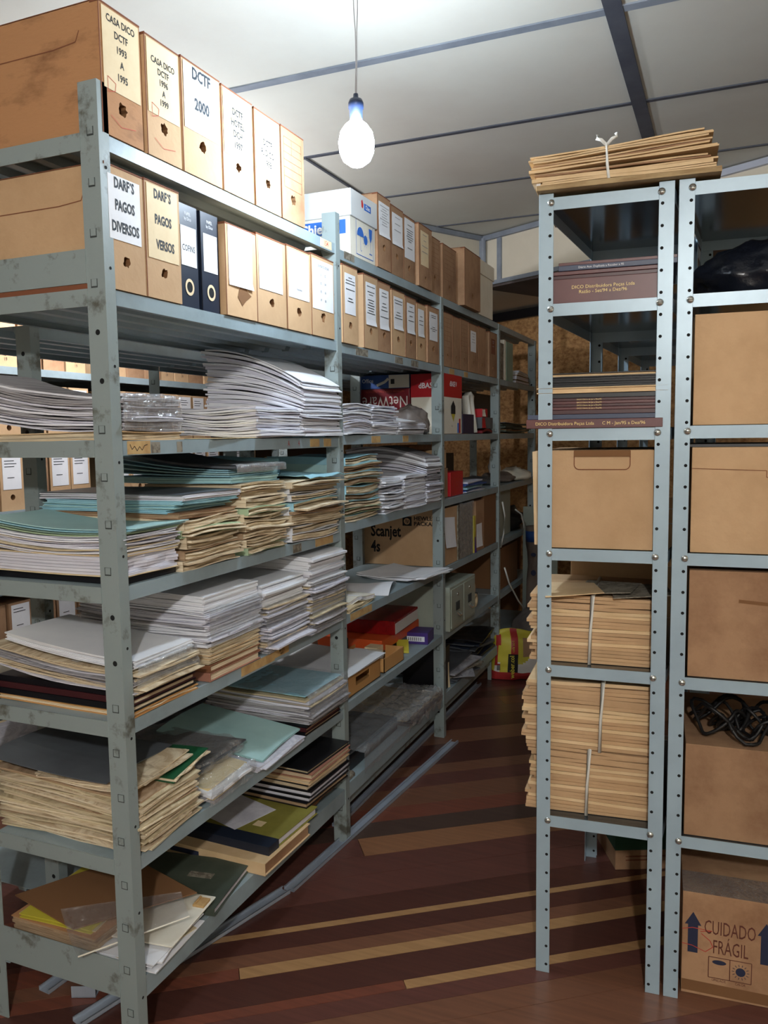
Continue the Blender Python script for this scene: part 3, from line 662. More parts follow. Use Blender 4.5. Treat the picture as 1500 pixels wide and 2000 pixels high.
s=stack('paper_stack','flat grey-topped sheaf of papers lying on the turquoise folders','stack of papers',-.44,.0,.228,.468,zz,.016,6,['white_paper','paper_b','folder_grey'],(3,2,0),seed=22,wav=.0008,top=2)
zz=dossiers('tall brown folded column, mid fourth shelf',-.30,.006,.480,.700,z+.001,(.020,.022,.018,.026,.020,.018,.024,.020,.022),[TB[3],TB[0],TB[1],TB[2],TB[0]],6,'dossiers, third column of the fourth shelf')
folder('rolled pale blue folder below the fanned blue and grey folders, fourth shelf',-.40,-.02,.46,.70,zz,.018,'folder_blue',9,2,'folder_teal'); zz+=.019
for i in range(4):
    sheet('card_folder',['lowest pale','second','third','topmost'][i]+' blue folder in the fanned set curling up above the tall dossier column','folder',-.235,.56+.006*i,zz+.005*i,.42,.23,['folder_blue','folder_teal','folder_blue','folder_blue'][i],.03-.02*i,(lambda k_:(lambda u,v:(.012+.010*k_)*(1-u)**2))(i),.003)
s=sheet('card_folder','dark grey folder lying on top of the fanned blue folders, fourth shelf','folder',-.20,.575,zz+.021,.40,.235,'folder_grey',-.03,lambda u,v:.045*(1-u)**2,.006)
drape(s,.02,.205,-.12,.12,-.012,.008,'hazy_film',14,.006)
zz=dossiers('white-covered column left of the second post',-.30,.010,.72,1.035,z+.001,(.026,.024,.030,.018,.024,.02,.022,.018),[('white_paper','paper_tan2'),('white_paper','paper_tan'),TB[0],('white_paper','paper_brown'),('folder_blue','paper_tan2')],11,'dossiers, column left of the second post')
g=G(); g.tube([(-.28,0,.03),(-.2,.02,.035),(-.1,.0,.03),(.0,.03,.026)],.028,12); 
o=g.build('plastic_bundle',['folder_blue'],None,True); o.location=(-.10,.80,zz+.01); tag(o,'rolled blue plastic bundle lying on the white-covered dossiers','bundle')
o=sheet('plastic_bag','crumpled blue-grey plastic sheet over the dossiers beside the second post','plastic bag',-.12,.91,zz+.004,.30,.23,'folder_blue',0,lambda u,v:.02*abs(nz(u*5,v*5,3))+.01*(1-u),.0015)
# --- fifth shelf
z=.779
folder('thin tan folder at the very bottom of the near pile, fifth shelf',-.40,-.003,.032,.262,z,.012,'wood_box',3,2,'paper_tan2')
for i in range(3):
    book(['lowest','middle','upper'][i]+' burgundy-edged book under the sleeved papers, near end of the fifth shelf',-.205,.145,z+.0125+.0145*i,.40,.226-.004*i,.014,'black_book' if i!=1 else 'burgundy_dark','paper_tan2',spine='-y',group=None)
s=stack('paper_stack','pile of old papers in clear sleeves on burgundy books, near end of the fifth shelf','stack of papers',-.42,-.004,.035,.25,z+.056,.046,18,['paper_grey','paper_tan','paper_b'],(3,3,1),warp=lambda u,v,c:.03*(1-u)**2-.004,seed=31,wav=.002,jx=.012)
drape(s,.03,.214,-.105,.112,-.002,.05,'clear_film',5,.012)
s=stack('paper_stack','bright white sheaf on top of the sleeved near pile, fifth shelf','stack of papers',-.38,-.004,.045,.248,z+.104,.020,8,['white_paper','paper_a'],(4,1),warp=lambda u,v,c:.034*(1-u)**1.6,seed=33,wav=.0006,jx=.004)
book('tan ledger at the base of the brown books, fifth shelf',-.165,.425,z,.33,.235,.022,'rose_book','paper_tan2',spine='-y'); book('dark rose ledger second from the bottom of the brown books, fifth shelf',-.165,.425,z+.023,.33,.232,.018,'brown_book','paper_tan2',spine='-y')
zz=z+.042
for i in range(4):
    folder(['lowest','second','third','uppermost'][i]+' cream folder above the rose ledgers, fifth shelf',-.33,-.004+.003*(i%2),.312,.545,zz,.011,['paper_cream','card_light','paper_tan2','paper_cream'][i],40+i,2,'paper_tan',.01*(i-1)); zz+=.0112
s=stack('paper_stack','thick pile of grey plastic-sleeved papers over the cream folders, fifth shelf','stack of papers',-.40,-.002,.30,.55,zz,.085,26,['paper_b','paper_grey','paper_a'],(4,2,2),seed=35,wav=.0016,jx=.007,warp=lambda u,v,c:.018*(1-u)*c-.004*math.sin(PI*u))
drape(s,.0,.204,-.12,.12,.0,.09,'clear_film',6,.010)
s=stack('paper_stack','white sheaves with sharp edges topping the grey-sleeved pile, fifth shelf','stack of papers',-.36,-.004,.30,.545,zz+.088,.040,9,['white_paper','paper_a'],(3,1),seed=36,wav=.0008,jx=.006,warp=lambda u,v,c:.010*(1-u),top=0)
s=stack('paper_stack','plastic-covered tan and grey papers at mid fifth shelf, lower part of the third pile','stack of papers',-.34,-.002,.570,.80,z+.001,.130,30,['paper_cream','paper_grey','paper_b','paper_tan'],(2,3,3,1),seed=37,wav=.002,jx=.010,jy=.006,rot=.02)
drape(s,.0,.172,-.115,.115,.0,.132,'clear_film',7,.010)
s=stack('paper_stack','white sheaves on top of the third pile of the fifth shelf','stack of papers',-.38,-.006,.565,.80,z+.134,.060,11,['white_paper','paper_a','paper_b'],(4,2,1),seed=38,wav=.0008,jx=.006,warp=lambda u,v,c:.012*(1-u))
s=stack('paper_stack','clear-wrapped old papers under white sheaves, beside the second post on the fifth shelf','stack of papers',-.34,.006,.815,1.046,z+.001,.145,32,['paper_cream','paper_grey','paper_b'],(2,4,2),seed=39,wav=.002,jx=.010,jy=.006,rot=.02)
drape(s,.0,.180,-.115,.115,.0,.148,'clear_film',8,.011)
s=stack('paper_stack','white and pink-edged sheaves at the top right of the fifth shelf, by the second post','stack of papers',-.34,.010,.812,1.047,z+.149,.088,14,['white_paper','paper_a','paper_b'],(4,2,1),seed=41,wav=.0008,jx=.007,warp=lambda u,v,c:c*.03*(1-u))
# --- sixth shelf
z=.469
s=stack('paper_stack','big pile of yellowed curling papers at the near end of the sixth shelf','stack of papers',-.42,-.004,.035,.245,z+.001,.115,30,['paper_cream','paper_tan2','paper_tan','paper_brown'],(4,3,2,1),seed=51,wav=.0028,jx=.010,jy=.005,rot=.03,warp=lambda u,v,c:.028*(1-u)*c)
folder('bright green folder stuffed into the yellowed paper pile, sixth shelf',-.20,-.006,.14,.30,z+.118,.012,'dark_green',52,2,'paper_tan2',.1,warp=lambda u,v,c:.01*v)
s=stack('paper_stack','crumpled tan sheets above the green folder, sixth shelf','stack of papers',-.30,-.03,.04,.25,z+.131,.020,6,['paper_tan','paper_tan2'],(2,2),seed=53,wav=.004,jx=.02,rot=.12)
sheet('card_folder','dark olive-grey cover lying over the near paper pile, sixth shelf','folder',-.26,.14,z+.153,.34,.25,'folder_grey',.06,lambda u,v:.025*(1-u)**2+.004*math.sin(5*v),.002)
g=stack('paper_stack','papers with a yellow sheet in a shiny clear bag, front of sixth shelf','stack of papers',-.26,.002,.285,.47,z+.001,.040,7,['white_paper','paper_grey','paper_yellow'],(3,3,1),seed=54,wav=.004,jx=.012,rot=.08,warp=lambda u,v,c:.02*(1-u))
drape(g,-.11,.134,-.10,.10,.0,.044,'clear_film',9,.018)
o=stack('paper_stack','papers in a dusty dark sleeve behind the shiny bag, sixth shelf','stack of papers',-.40,-.07,.27,.55,z+.048,.022,6,['folder_grey','paper_grey'],(2,2),seed=55,wav=.003,jx=.01,rot=.05,top=0)
drape(o,-.14,.17,-.13,.13,.0,.024,'hazy_film',10,.014)
o=stack('paper_stack','grey papers sticking out from under the pale teal folder, sixth shelf','stack of papers',-.30,.012,.50,.745,z+.001,.018,6,['paper_b','paper_grey'],(2,1),seed=56,wav=.002,jx=.008,rot=.04)
folder('pale teal folder with a small paper tag, front of the sixth shelf',-.34,-.006,.51,.77,z+.074,.005,'folder_teal',57,1,'folder_teal',.10,warp=lambda u,v,c:.004*math.sin(4*v)-.052*u+.0)
for i in range(3):
    book(['lowest','middle','upper'][i]+' dark green-black ledger under the plastic-wrapped pile by the second post, sixth shelf',-.17,.905,z+.0125*i,.34,.235,.012,'black_book' if i%2==0 else 'burgundy_dark','paper_brown',rz=.02*(i-1))
o=stack('paper_stack','plastic-wrapped pile with a pale blue top beside the second post, sixth shelf','stack of papers',-.36,.012,.78,1.04,z+.0385,.075,18,['paper_b','paper_grey','paper_cream'],(3,3,1),seed=58,wav=.002,jx=.008,warp=lambda u,v,c:.010*(1-u)*c)
sheet('card_folder','light blue folder seen through film on the wrapped pile by the second post, sixth shelf','folder',-.17,.91,z+.124,.34,.25,'folder_blue',0,lambda u,v:.006*(1-u),.002)
drape(o,-.08,.190,-.135,.135,.0,.088,'clear_film',11,.013)
# --- seventh shelf
z=.1905
folder('fat brown folder stuffed with papers, lowest item at the near end of the bottom shelf',-.40,-.14,.03,.29,z,.052,'card_stain',61,6,'paper_brown')
folder('yellow folder peeking out beneath the brown board, bottom shelf',-.38,-.17,.035,.28,z+.053,.010,'yellow',62,2,'paper_cream',.05)
o=stack('paper_stack','loose white and cream sheets along the front edge of the near bottom shelf','stack of papers',-.17,-.006,.035,.24,z+.001,.022,8,['white_paper','paper_cream','paper_b'],(3,2,1),seed=63,wav=.001,jx=.012,rot=.10)
t=thing('clipboard','white rounded clipboard with a metal clip under the clear acrylic sheet, bottom shelf','clipboard',(-.12,.185,z+.030),.12)
g=G(); g.box((-.16,-.105,0),(.13,.105,.004)); g.build('board',['white_card'],t,bevel=.003)
g=G(); g.box((.095,.05,.004),(.125,.085,.010)); g.cyl((.10,.052,.012),.003,.03,'y'); g.build('clip',['tape_old'],t)
def bil(P,u,v): return tuple(P[0][i]*(1-u)*(1-v)+P[1][i]*u*(1-v)+P[2][i]*u*v+P[3][i]*(1-u)*v for i in range(3))
P=[(-.43,.07,.262),(-.20,.025,.255),(-.017,.246,.262),(-.28,.31,.272)]
g=G(); g.slab(lambda u,v:bil(P,u,v),lambda u,v:tuple(q+(.003 if k_==2 else 0) for k_,q in enumerate(bil(P,u,v))),8,8); o=g.build('cardboard_sheet',['card_inner']); tag(o,'dark brown board lying over the folders, near end of the bottom shelf','board')
P=[(-.262,.050,.276),(-.111,-.054,.262),(.03,.152,.268),(-.041,.216,.276)]
t=thing('acrylic_sheet','bent clear acrylic sheet jutting out of the near end of the bottom shelf','acrylic sheet',(0,0,0))
g=G(); W2=lambda u,v,o:(lambda q:(q[0],q[1],q[2]+o-.012*math.sin(PI*u)*(1-v*.5)))(bil(P,u,v)); g.slab(lambda u,v:W2(u,v,0),lambda u,v:W2(u,v,.0022),12,10); g.build('panel',['acrylic'],t)
g=G(); g.tube([P[1],tuple((a_+b_)/2 for a_,b_ in zip(P[1],P[2])),P[2]],.0018,6); g.build('bright_edge',['white_card'],t)
t=book('large grey-green cloth ledger lying flat behind the acrylic sheet, bottom shelf',-.185,.36,z,.36,.23,.020,'green_cloth','paper_b',rz=.16,spine='-y')
g=G(); g.box((.04,.01,.0202),(.11,.035,.0208)); g.build('paper_tag',['tape_dark'],t)
t=book('thick tan ledger with a navy title strip on its spine, bottom shelf',-.165,.61,z,.40,.25,.036,'card_light','card_brown',rz=-.02,spine='-y')
g=G(); g.box((-.12,-.1262,.012),(-.02,-.1252,.026)); g.build('title_strip',['ink_navy'],t)
t=book('olive-yellow ledger with navy spine and a grey sheet on top, bottom shelf',-.165,.665,z+.0365,.38,.27,.024,'lime_cloth','paper_b',rz=-.04,spine='none')
g=G(); g.box((-.192,-.137,-.0004),(.192,-.085,.0246)); g.build('spine',['navy'],t)
g=G(); g.box((.075,-.045,.0242),(.105,-.015,.0247)); g.build('paper_tag',['cream_label'],t)
sheet('paper_sheet','plain grey-white sheet lying on the olive-yellow ledger','paper',-.20,.68,z+.0612,.21,.16,'paper_b',-.3,None,.0008)
sheet('cardboard_sheet','ragged brown fibreboard under the black ledgers, right end of the bottom shelf','board',-.20,.915,z+.022,.36,.26,'card_inner',.03,lambda u,v:.003*math.sin(9*v+3*u),.035)
zz=z+.060
for i,(m,h,p,nm) in enumerate((('black_book',.017,'paper_brown','black ledger, lowest of the leaning ledger stack'),('black_book',.016,'paper_b','second black ledger from the bottom, ledger stack'),('black_book',.017,'paper_b','third black ledger with pale page edge, ledger stack'),('black_book',.018,'paper_tan','fourth black ledger just under the tan books'),('card_light',.014,'paper_tan','tan ledger above the black ones, ledger stack'),('rose_book',.018,'paper_tan','rose-tan ledger under the topmost book, ledger stack'),('black_cover',.012,'paper_cream','slim black ledger on top of the stack by the second post'))):
    book(nm+', bottom shelf',-.15+.004*(i%3),.905+.002*i,zz,.33,.265-.004*(i%2),h,m,p,rz=-.05+.015*(i%3),spine='none'); zz+=h+.0006

# ================================================================ LEFT RACK CONTENTS, SECOND BAY
z=1.384
stack('paper_stack','white paper pile just right of the second post, third shelf','stack of papers',-.28,-.002,1.090,1.315,z,.100,22,PW+['paper_tan'],(4,3,3,1),seed=71,wav=.0022,jx=.007,rot=.02,warp=lambda u,v,c:.006*math.sin(PI*v))
stack('paper_stack','white paper pile tied to its twin, second from the second post on the third shelf','stack of papers',-.28,-.004,1.32,1.552,z,.106,20,PW,(4,3,3),seed=72,wav=.0022,jx=.007,rot=.02)
stack('paper_stack','small low white paper pile under a loose sheet, third shelf of the second bay','stack of papers',-.28,-.004,1.585,1.86,z,.046,12,PW,(4,3,3),seed=73,wav=.0018,jx=.007)
sheet('paper_sheet','loose white sheet tilted on the small low pile, third shelf','paper',-.10,1.68,z+.05,.25,.19,'white_paper',.3,lambda u,v:.05*(1-u)*v,.001)
g=G()
def blob(g,cx,cy,cz,rx,ry,rz_,seed,amp=.25,n=16,m=0,fl_=.0):
    vs=[];fs=[]
    for i in range(n+1):
        th=PI*i/n
        for j in range(2*n):
            ph=2*PI*j/(2*n); d=Vector((math.sin(th)*math.cos(ph),math.sin(th)*math.sin(ph),math.cos(th)))
            r=1+amp*(nz(d.x*2.2+seed,d.y*2.2,d.z*2.2)+.4*nz(d.x*7,d.y*7+seed,d.z*7))
            zz=d.z*r*rz_; 
            if zz<-rz_*.55: zz=-rz_*.55
            vs.append((cx+d.x*r*rx,cy+d.y*r*ry,cz+rz_*.55+zz))
    for i in range(n):
        for j in range(2*n): fs.append((i*2*n+j,i*2*n+(j+1)%(2*n),(i+1)*2*n+(j+1)%(2*n),(i+1)*2*n+j))
    g.add(vs,fs,m)
blob(g,0,0,0,.085,.085,.075,2,.3); o=g.build('plastic_bag',['sack_grey'],None,True); o.location=(-.105,1.955,z); tag(o,'grey crumpled plastic bag left of the third post, third shelf','plastic bag')
z=1.0905
dossiers('blue-backed column right of the second post',-.28,-.002,1.09,1.40,z,(.024,.02,.026,.022,.03,.024,.022,.028,.026),[('folder_blue','paper_tan2'),('dossier_green','paper_brown'),('folder_blue','paper_tan'),('folder_teal','paper_brown')],74,'dossiers, blue-backed column right of the second post')
stack('paper_stack','untidy white pile against the blue-backed dossiers, fourth shelf','stack of papers',-.26,-.002,1.43,1.615,z,.128,24,PW+['paper_grey'],(3,3,3,2),seed=75,wav=.003,jx=.010,rot=.04)
stack('paper_stack','white pile bound by a paper band, fourth shelf of the second bay','stack of papers',-.27,-.002,1.63,1.865,z,.132,24,PW,(3,3,3),seed=76,wav=.0016,jx=.005)
stack('paper_stack','tall arched grey-white pile left of the third post, fourth shelf','stack of papers',-.37,.0,1.875,2.055,z,.195,34,['paper_grey','paper_b','white_paper'],(4,3,1),seed=77,wav=.0018,jx=.006,warp=lambda u,v,c:c*(.035*(1-u)+.03*math.sin(PI*u)),nx=12)
z=.782
folder('folded cream envelope, lower of two right of the second post, fifth shelf',-.25,-.012,1.10,1.36,z,.014,'cream_label',78,3,'paper_cream',.08,warp=lambda u,v,c:.004*math.sin(8*v))
folder('crumpled white envelope, upper of two right of the second post, fifth shelf',-.24,-.02,1.12,1.35,z+.015,.016,'white_card',79,2,'paper_a',-.12,warp=lambda u,v,c:.006*math.sin(9*v+3*u))
sheet('paper_sheet','single bowed white sheet at mid fifth shelf, second bay','paper',-.14,1.52,z+.001,.24,.24,'white_paper',.25,lambda u,v:.03*math.sin(PI*v)*(u),.0015)
stack('paper_stack','thin sheaf overhanging the shelf edge left of the third post, fifth shelf','stack of papers',-.24,.05,1.72,2.0,z+.001,.014,5,['white_paper','paper_b'],(2,1),seed=80,wav=.0015,jx=.010,rot=.12,rz=-.12,warp=lambda u,v,c:.02*abs(u-.4)**1.2)
z=.4795
t=thing('cardboard_tray','orange-brown cardboard tray with curved hand slot and papers on it, sixth shelf','tray',(-.16,1.25,z))
g=G(); a,b,h=.14,.155,.082; th=.003
g.box((-a,-b,0),(a,b,th)); g.box((-a,-b,0),(-a+th,b,h)); g.box((-a,-b,0),(a,-b+th,h)); g.box((-a,b-th,0),(a,b,h))
g.box((a-th,-b,0),(a,-.06,h)); g.box((a-th,.06,0),(a,b,h)); g.box((a-th,-.06,0),(a,.06,.028)); g.box((a-th,-.06,.058),(a,.06,h)); g.build('tray_body',['wood_box'],t)
stack('paper_stack','flat white sheets covering the orange-brown cardboard tray, sixth shelf','stack of papers',-.34,-.005,1.085,1.40,z+.083,.010,4,['white_paper','paper_b'],(2,1),seed=81,wav=.0015,jx=.006,warp=lambda u,v,c:.006*(1-u))
t=thing('open_box','shallow open wood-brown box holding small white packs, sixth shelf','box',(-.12,1.545,z))
g=G(); a,b,h=.10,.10,.055; g.box((-a,-b,0),(a,b,th)); g.box((-a,-b,0),(-a+th,b,h)); g.box((a-th,-b,0),(a,b,h)); g.box((-a,-b,0),(a,-b+th,h)); g.box((-a,b-th,0),(a,b,h)); g.build('box_body',['wood_box'],t)
for i,(dx,dy,c) in enumerate(((-.03,-.05,'white_paper'),(.03,-.045,'white_card'),(.0,.03,'cream_label'))):
    g=G(); g.box((-.028,-.03,0),(.028,.03,.062)); o=g.build('small_pack',[c],None,bevel=.001); o.location=(-.12+dx,1.545+dy,z+.0035); tag(o,['left front white','right front off-white','rear cream'][i]+' pack standing in the shallow wood-brown box','pack')
t=thing('gift_box','flat orange and black striped box with a ribbon handle, sixth shelf','box',(-.22,1.83,z)); g=G(); g.box((-.17,-.22,0),(.12,.2,.035)); g.build('box_base',['black_plastic'],t,bevel=.002); g=G(); g.box((-.171,-.221,.035),(.121,.201,.078)); g.build('lid',['orange'],t,bevel=.002); g=G(); g.box((-.05,-.223,.0),(-.03,-.2215,.079)); g.build('ribbon_band',['black_plastic'],t)
t=thing('gift_box','red film-wrapped flat box on top of the orange and black box','box',(-.21,1.86,z+.0795),.05); g=G(); g.box((-.13,-.16,0),(.12,.15,.058)); g.build('wrapped_body',['wrap_red'],t,bevel=.002); g=G(); g.box((.1202,-.155,.004),(.1212,.145,.048)); g.build('pale_side',['sack_white'],t)
t=thing('small_box','small purple box with a white barcode end, left of the third post, sixth shelf','box',(-.065,1.96,z),.12); g=G(); g.box((-.13,-.07,0),(.05,.045,.05)); g.build('carton_body',['purple_box'],t,bevel=.001)
g=G(); g.box((-.115,-.0712,.012),(.035,-.0702,.034)); lo=g.build('barcode_label',['white_paper'],t)
g=G(); 
for i in range(14): g.add([(-.10+.009*i,-.0716,.016),(-.097+.009*i,-.0716,.016),(-.097+.009*i,-.0716,.030),(-.10+.009*i,-.0716,.030)],[(0,1,2,3)])
g.build('barcode',['ink_black'],lo)
sheet('toy_pack','small yellow and black pack leaning on the orange box, sixth shelf','pack',-.07,1.76,z+.002,.05,.07,'yellow',.4,lambda u,v:.03*v,.01)
z=.1975
t=thing('flat_case','black flat case in a clear bag at the left of the bottom shelf, second bay','case',(-.19,1.40,z)); g=G(); g.box((-.17,-.25,0),(.15,.22,.05)); g.build('case_body',['black_plastic'],t,bevel=.004); g=G(); g.box((-.165,-.245,.0502),(.14,.21,.056)); g.build('case_lid',['folder_grey'],t,bevel=.002)
g=G(); g.grid(lambda u,v:(-.14+.33*min(u*1.25,1)+.004,-.20+.45*v,(.066 if u<.8 else .066-.1*(u-.8)*4)+.022*abs(nz(u*6,v*7,2))+.008*nz(u*20,v*22,5)),30,34); g.build('clear_bag',['clear_film'],t,True)
o=stack('paper_stack','flat papers in creased clear film left of the third post, bottom shelf','stack of papers',-.36,-.01,1.66,2.04,z,.03,8,['folder_grey','paper_grey','paper_cream'],(2,2,1),seed=82,wav=.003,jx=.01,rot=.05)
drape(o,-.17,.185,-.19,.19,.0,.035,'clear_film',12,.022)
o=G(); o.grid(lambda u,v:((-.16+.18*min(u*1.4,1))+(.012*abs(nz(u*9,v*9,4)) if u>.7 else 0),1.60+.40*v+.02*nz(u*5,v*5,8),.262+.02*abs(nz(u*7,v*8,1))+.012*nz(u*22,v*24,3)-(max(0,u-.7)*.34*(.5+.8*abs(nz(v*5,3,1)))+.02*(u<.7)*(1-v))),34,44); o=o.build('plastic_bag',['hazy_film'],None,True); tag(o,'crumpled shiny film hanging over the bottom shelf edge left of the third post','plastic bag')
sheet('cloth','grey-brown crumpled cloth at the left of the bottom shelf, second bay','cloth',-.06,1.115,z+.001,.10,.07,'tape_dark',0,lambda u,v:.02*abs(nz(u*4,v*6,1)),.01)

# ================================================================ LEFT RACK CONTENTS, THIRD AND FOURTH BAYS
def carton(label,x0,x1,y0,y1,z0,z1,m,name='carton',cat='carton',rz=0,flap=True,lab=None,bev=.0015):
    t=thing(name,label,cat,((x0+x1)/2,(y0+y1)/2,z0+.0006),rz); a,b,h=(x1-x0)/2,(y1-y0)/2,z1-z0
    g=G(); g.box((-a,-b,0),(a,b,h)); g.build('carton_body',[m],t,bevel=bev)
    if flap:
        g=G(); g.box((-a-.001,-b-.0012,h-.0035),(a+.0012,b+.0012,h+.0008)); g.build('top_flaps',[m],t); 
        g=G(); g.box((-a,-.0012,h+.0008),(a,.0012,h+.0014)); g.build('flap_seam',['card_edge'],t)
    if lab: # (axis,a0,a1,b0,b1,mat)
        ax,p0,p1,q0,q1,mm=lab
        g=G()
        if ax=='x': g.slab(lambda u,v:(a+.0005+.006*v*v*u,p0+(p1-p0)*u,q0+(q1-q0)*(1-v)),lambda u,v:(a+.001+.006*v*v*u,p0+(p1-p0)*u,q0+(q1-q0)*(1-v)),5,5)
        else: g.box((p0,-b-.0012,q0),(p1,-b-.0003,q1))
        g.build('paper_label',[mm],t)
    return t
z=1.384
carton('dark flat box under the red software box, third shelf past the third post',-.405,-.168,2.118,2.40,z,1.462,'black_plastic',flap=False)
t=carton('dark red software box with NetWare printed upside down, third shelf',-.407,-.166,2.118,2.40,1.4625,1.592,'netware_red','software_box','box',flap=False)
text(t,'NetWare',.075,(0,-.142,.072),'y','sack_white',.78,'lettering',.0,rot=PI); text(t,'NETWORK COMPUTING PRODUCTS',.012,(0,-.142,.118),'y','ink_red',.95,'lettering',rot=PI)
t=carton('blue and white software box marked Office, on top of the red software box',-.407,-.166,2.118,2.38,1.5932,1.655,'office_blue','software_box','box',flap=False)
text(t,'Office',.026,(-.085,-.132,.036),'y','white_paper',.9,'lettering',.01)
g=G(); g.box((.02,-.1322,.002),(.12,-.1312,.060)); g.build('white_panel',['white_card'],t); g=G(); g.box((.03,-.1328,.02),(.048,-.1323,.042)); g.build('small_mark',['ink_black'],t); g=G(); g.ribbon([(-.04,.015),(.0,.03),(.018,.045)],.012,'y',-.1315); g.build('swoosh',['white_card'],t)
t=carton('tall red and cream software box marked dBASE, standing behind the third post',-.159,-.003,2.118,2.38,z,1.652,'white_card','software_box','box',flap=False)
g=G(); g.box((-.0785,-.1318,.165),(.0788,.1315,.2685)); g.build('red_top_band',['red_box'],t,bevel=.0008)
text(t,'dBASE',.034,(.0,-.132,.215),'y','white_paper',.9,'lettering',.02); text(t,'dBASE V',.032,(.079,.0,.225),'x','white_paper',.9,'lettering',.02)
g=G(); g.add([(.0796,-.035,.09),(.0796,.03,.09),(.0796,.03,.125),(.0796,.0,.152),(.0796,-.035,.125)],[tuple(range(5))]); g.build('emblem',['ink_black'],t); g=G(); g.add([(.0798,-.03,.09),(.0798,.025,.09),(.0798,-.002,.055)],[(0,1,2)]); g.build('emblem_tip',['yellow'],t)
text(t,'4.5',.014,(.0796,-.02,.035),'x','ink',.9,'lettering')
for i,(a_,c_) in enumerate(((.06,'blue_print'),(.085,'red_box'))):
    g=G(); g.box((.0788,a_,.004),(.0796,a_+.02,.05+.02*i)); g.build('spine_stripe',[c_],t)
t=carton('pale carton behind the white garment, third shelf of the third bay',-.34,-.11,2.45,2.70,z,1.60,'white_card')
g=G(); g.slab(lambda u,v:(.0+.02*math.sin(9*v)*u,-.055+.11*v*(1-.15*u)+.01*u,.205*(1-u)*(1-.2*abs(v-.5))),lambda u,v:(.03+.025*math.sin(9*v+1)*u,-.055+.11*v*(1-.15*u)+.01*u,.205*(1-u)*(1-.2*abs(v-.5))+.004),10,12); o=g.build('folded_garment',['clothes_white'],None,True); o.location=(-.065,2.64,z+.002); tag(o,'white folded garment standing on the third shelf, right of the navy box','garment')
t=carton('small navy box in front of the white garment, third shelf',-.10,-.006,2.405,2.59,z,1.478,'navy_box','small_box','box',flap=False); text(t,'b|mol',.018,(.0,-.094,.045),'y','white_paper',.9,'lettering',.02,rot=-PI/2)
carton('small red box with pale end on the grey one, third shelf near fourth post',-.10,-.012,2.76,2.86,1.468,1.512,'red_box','small_box','box',flap=False,lab=('x',-.045,.0,.004,.04,'white_card'))
carton('grey and red small box under the little red box, third shelf near the fourth post',-.12,-.008,2.74,2.95,1.41,1.4675,'folder_grey','small_box','box',flap=False,lab=('x',-.10,-.05,.002,.054,'red_box'))
sheet('red_pouch','curved dark red pouch beneath the small boxes, third shelf','pouch',-.06,2.85,z+.002,.10,.19,'netware_red',0,lambda u,v:.012*math.sin(PI*v),.012)
z=1.0915
t=carton('tan carton just past the third post, fourth shelf',-.34,-.03,2.118,2.245,z,1.225,'card_brown')
carton('second tan carton stacked on the first past the third post, fourth shelf',-.32,-.035,2.12,2.24,1.227,1.31,'card_tan')
t=carton('red box with faint lettering standing past the third post, fourth shelf',-.22,-.022,2.262,2.455,z,1.205,'red_box','small_box','box',flap=False); text(t,'SUPPORT\nPACK',.026,(.099,.0,.06),'x','ink_red',.8,'lettering')
stack('paper_stack','low pile of blue-edged booklets past the red box, fourth shelf','stack of papers',-.22,-.02,2.48,2.80,z,.055,9,['paper_b','folder_blue','office_blue'],(4,1,1),seed=91,wav=.001,jx=.01,rot=.05)
carton('dark brown carton at the back of the fourth shelf, third bay',-.39,-.24,2.30,2.62,z,1.33,'card_brown')
carton('black case leaning at the back of the fourth shelf, near the fourth post',-.36,-.24,2.64,2.98,z,1.28,'black_plastic','case','case',flap=False)
z=.782
t=carton('large tan carton printed Scanjet 4s, behind the third post on the fifth shelf',-.402,-.012,2.118,2.325,z,1.045,'card_tan',flap=True)
text(t,'Scanjet\n4s',.073,(-.160,-.1035,.118),'y','ink_black',.72,'lettering',.03,align='LEFT')
text(t,'HEWLETT\nPACKARD',.025,(.055,-.1035,.206),'y','ink_black',1.1,'lettering',.03,align='LEFT')
g=G(); g.box((.0,-.1048,.184),(.045,-.1040,.226)); q=g.build('logo_block',['ink_black'],t,bevel=.002); g=G(); g.disc((.022,-.1052,.205),.015,'y',18); g.build('logo_disc',['card_tan'],q); text(q,'hp',.024,(.022,-.1054,.206),'y','ink_black',.8,'lettering',.02,italic=.3)
g=G(); g.slab(lambda u,v:(.1962+.01*v*v,-.085+.15*u,.225-.14*v-.012*u),lambda u,v:(.1968+.01*v*v,-.085+.15*u,.225-.14*v-.012*u),5,6); g.build('hanging_sheet',['white_paper'],t)
t=carton('box wrapped in shiny clear film on the fifth shelf, right of the Scanjet carton',-.30,-.010,2.335,2.575,z,1.045,'tape_dark',flap=False); drape(t,-.02,.148,-.115,.115,.002,.262,'clear_film',13,.010)
carton('slim yellow and blue booklet on end, fifth shelf of the third bay',-.16,-.006,2.585,2.615,z,.97,'yellow','booklet','book',flap=False,lab=('x',-.004,.012,.0,.08,'purple_box'))
t=carton('carton with a long white label, fifth shelf near the fourth post',-.26,-.008,2.625,2.775,z,1.04,'card_brown',lab=('x',-.065,.03,.02,.14,'white_paper'))
carton('dark weathered carton beside the fourth post, fifth shelf',-.30,-.010,2.785,3.02,z,1.055,'card_inner')
z=.4795
t=thing('card_cabinet','grey two-drawer metal card cabinet past the third post, sixth shelf','cabinet',(0,2.14,z+.0008))
g=G(); g.box((-.38,0,0),(.012,.40,.205)); g.build('cabinet_body',['cabinet_grey'],t,bevel=.002)
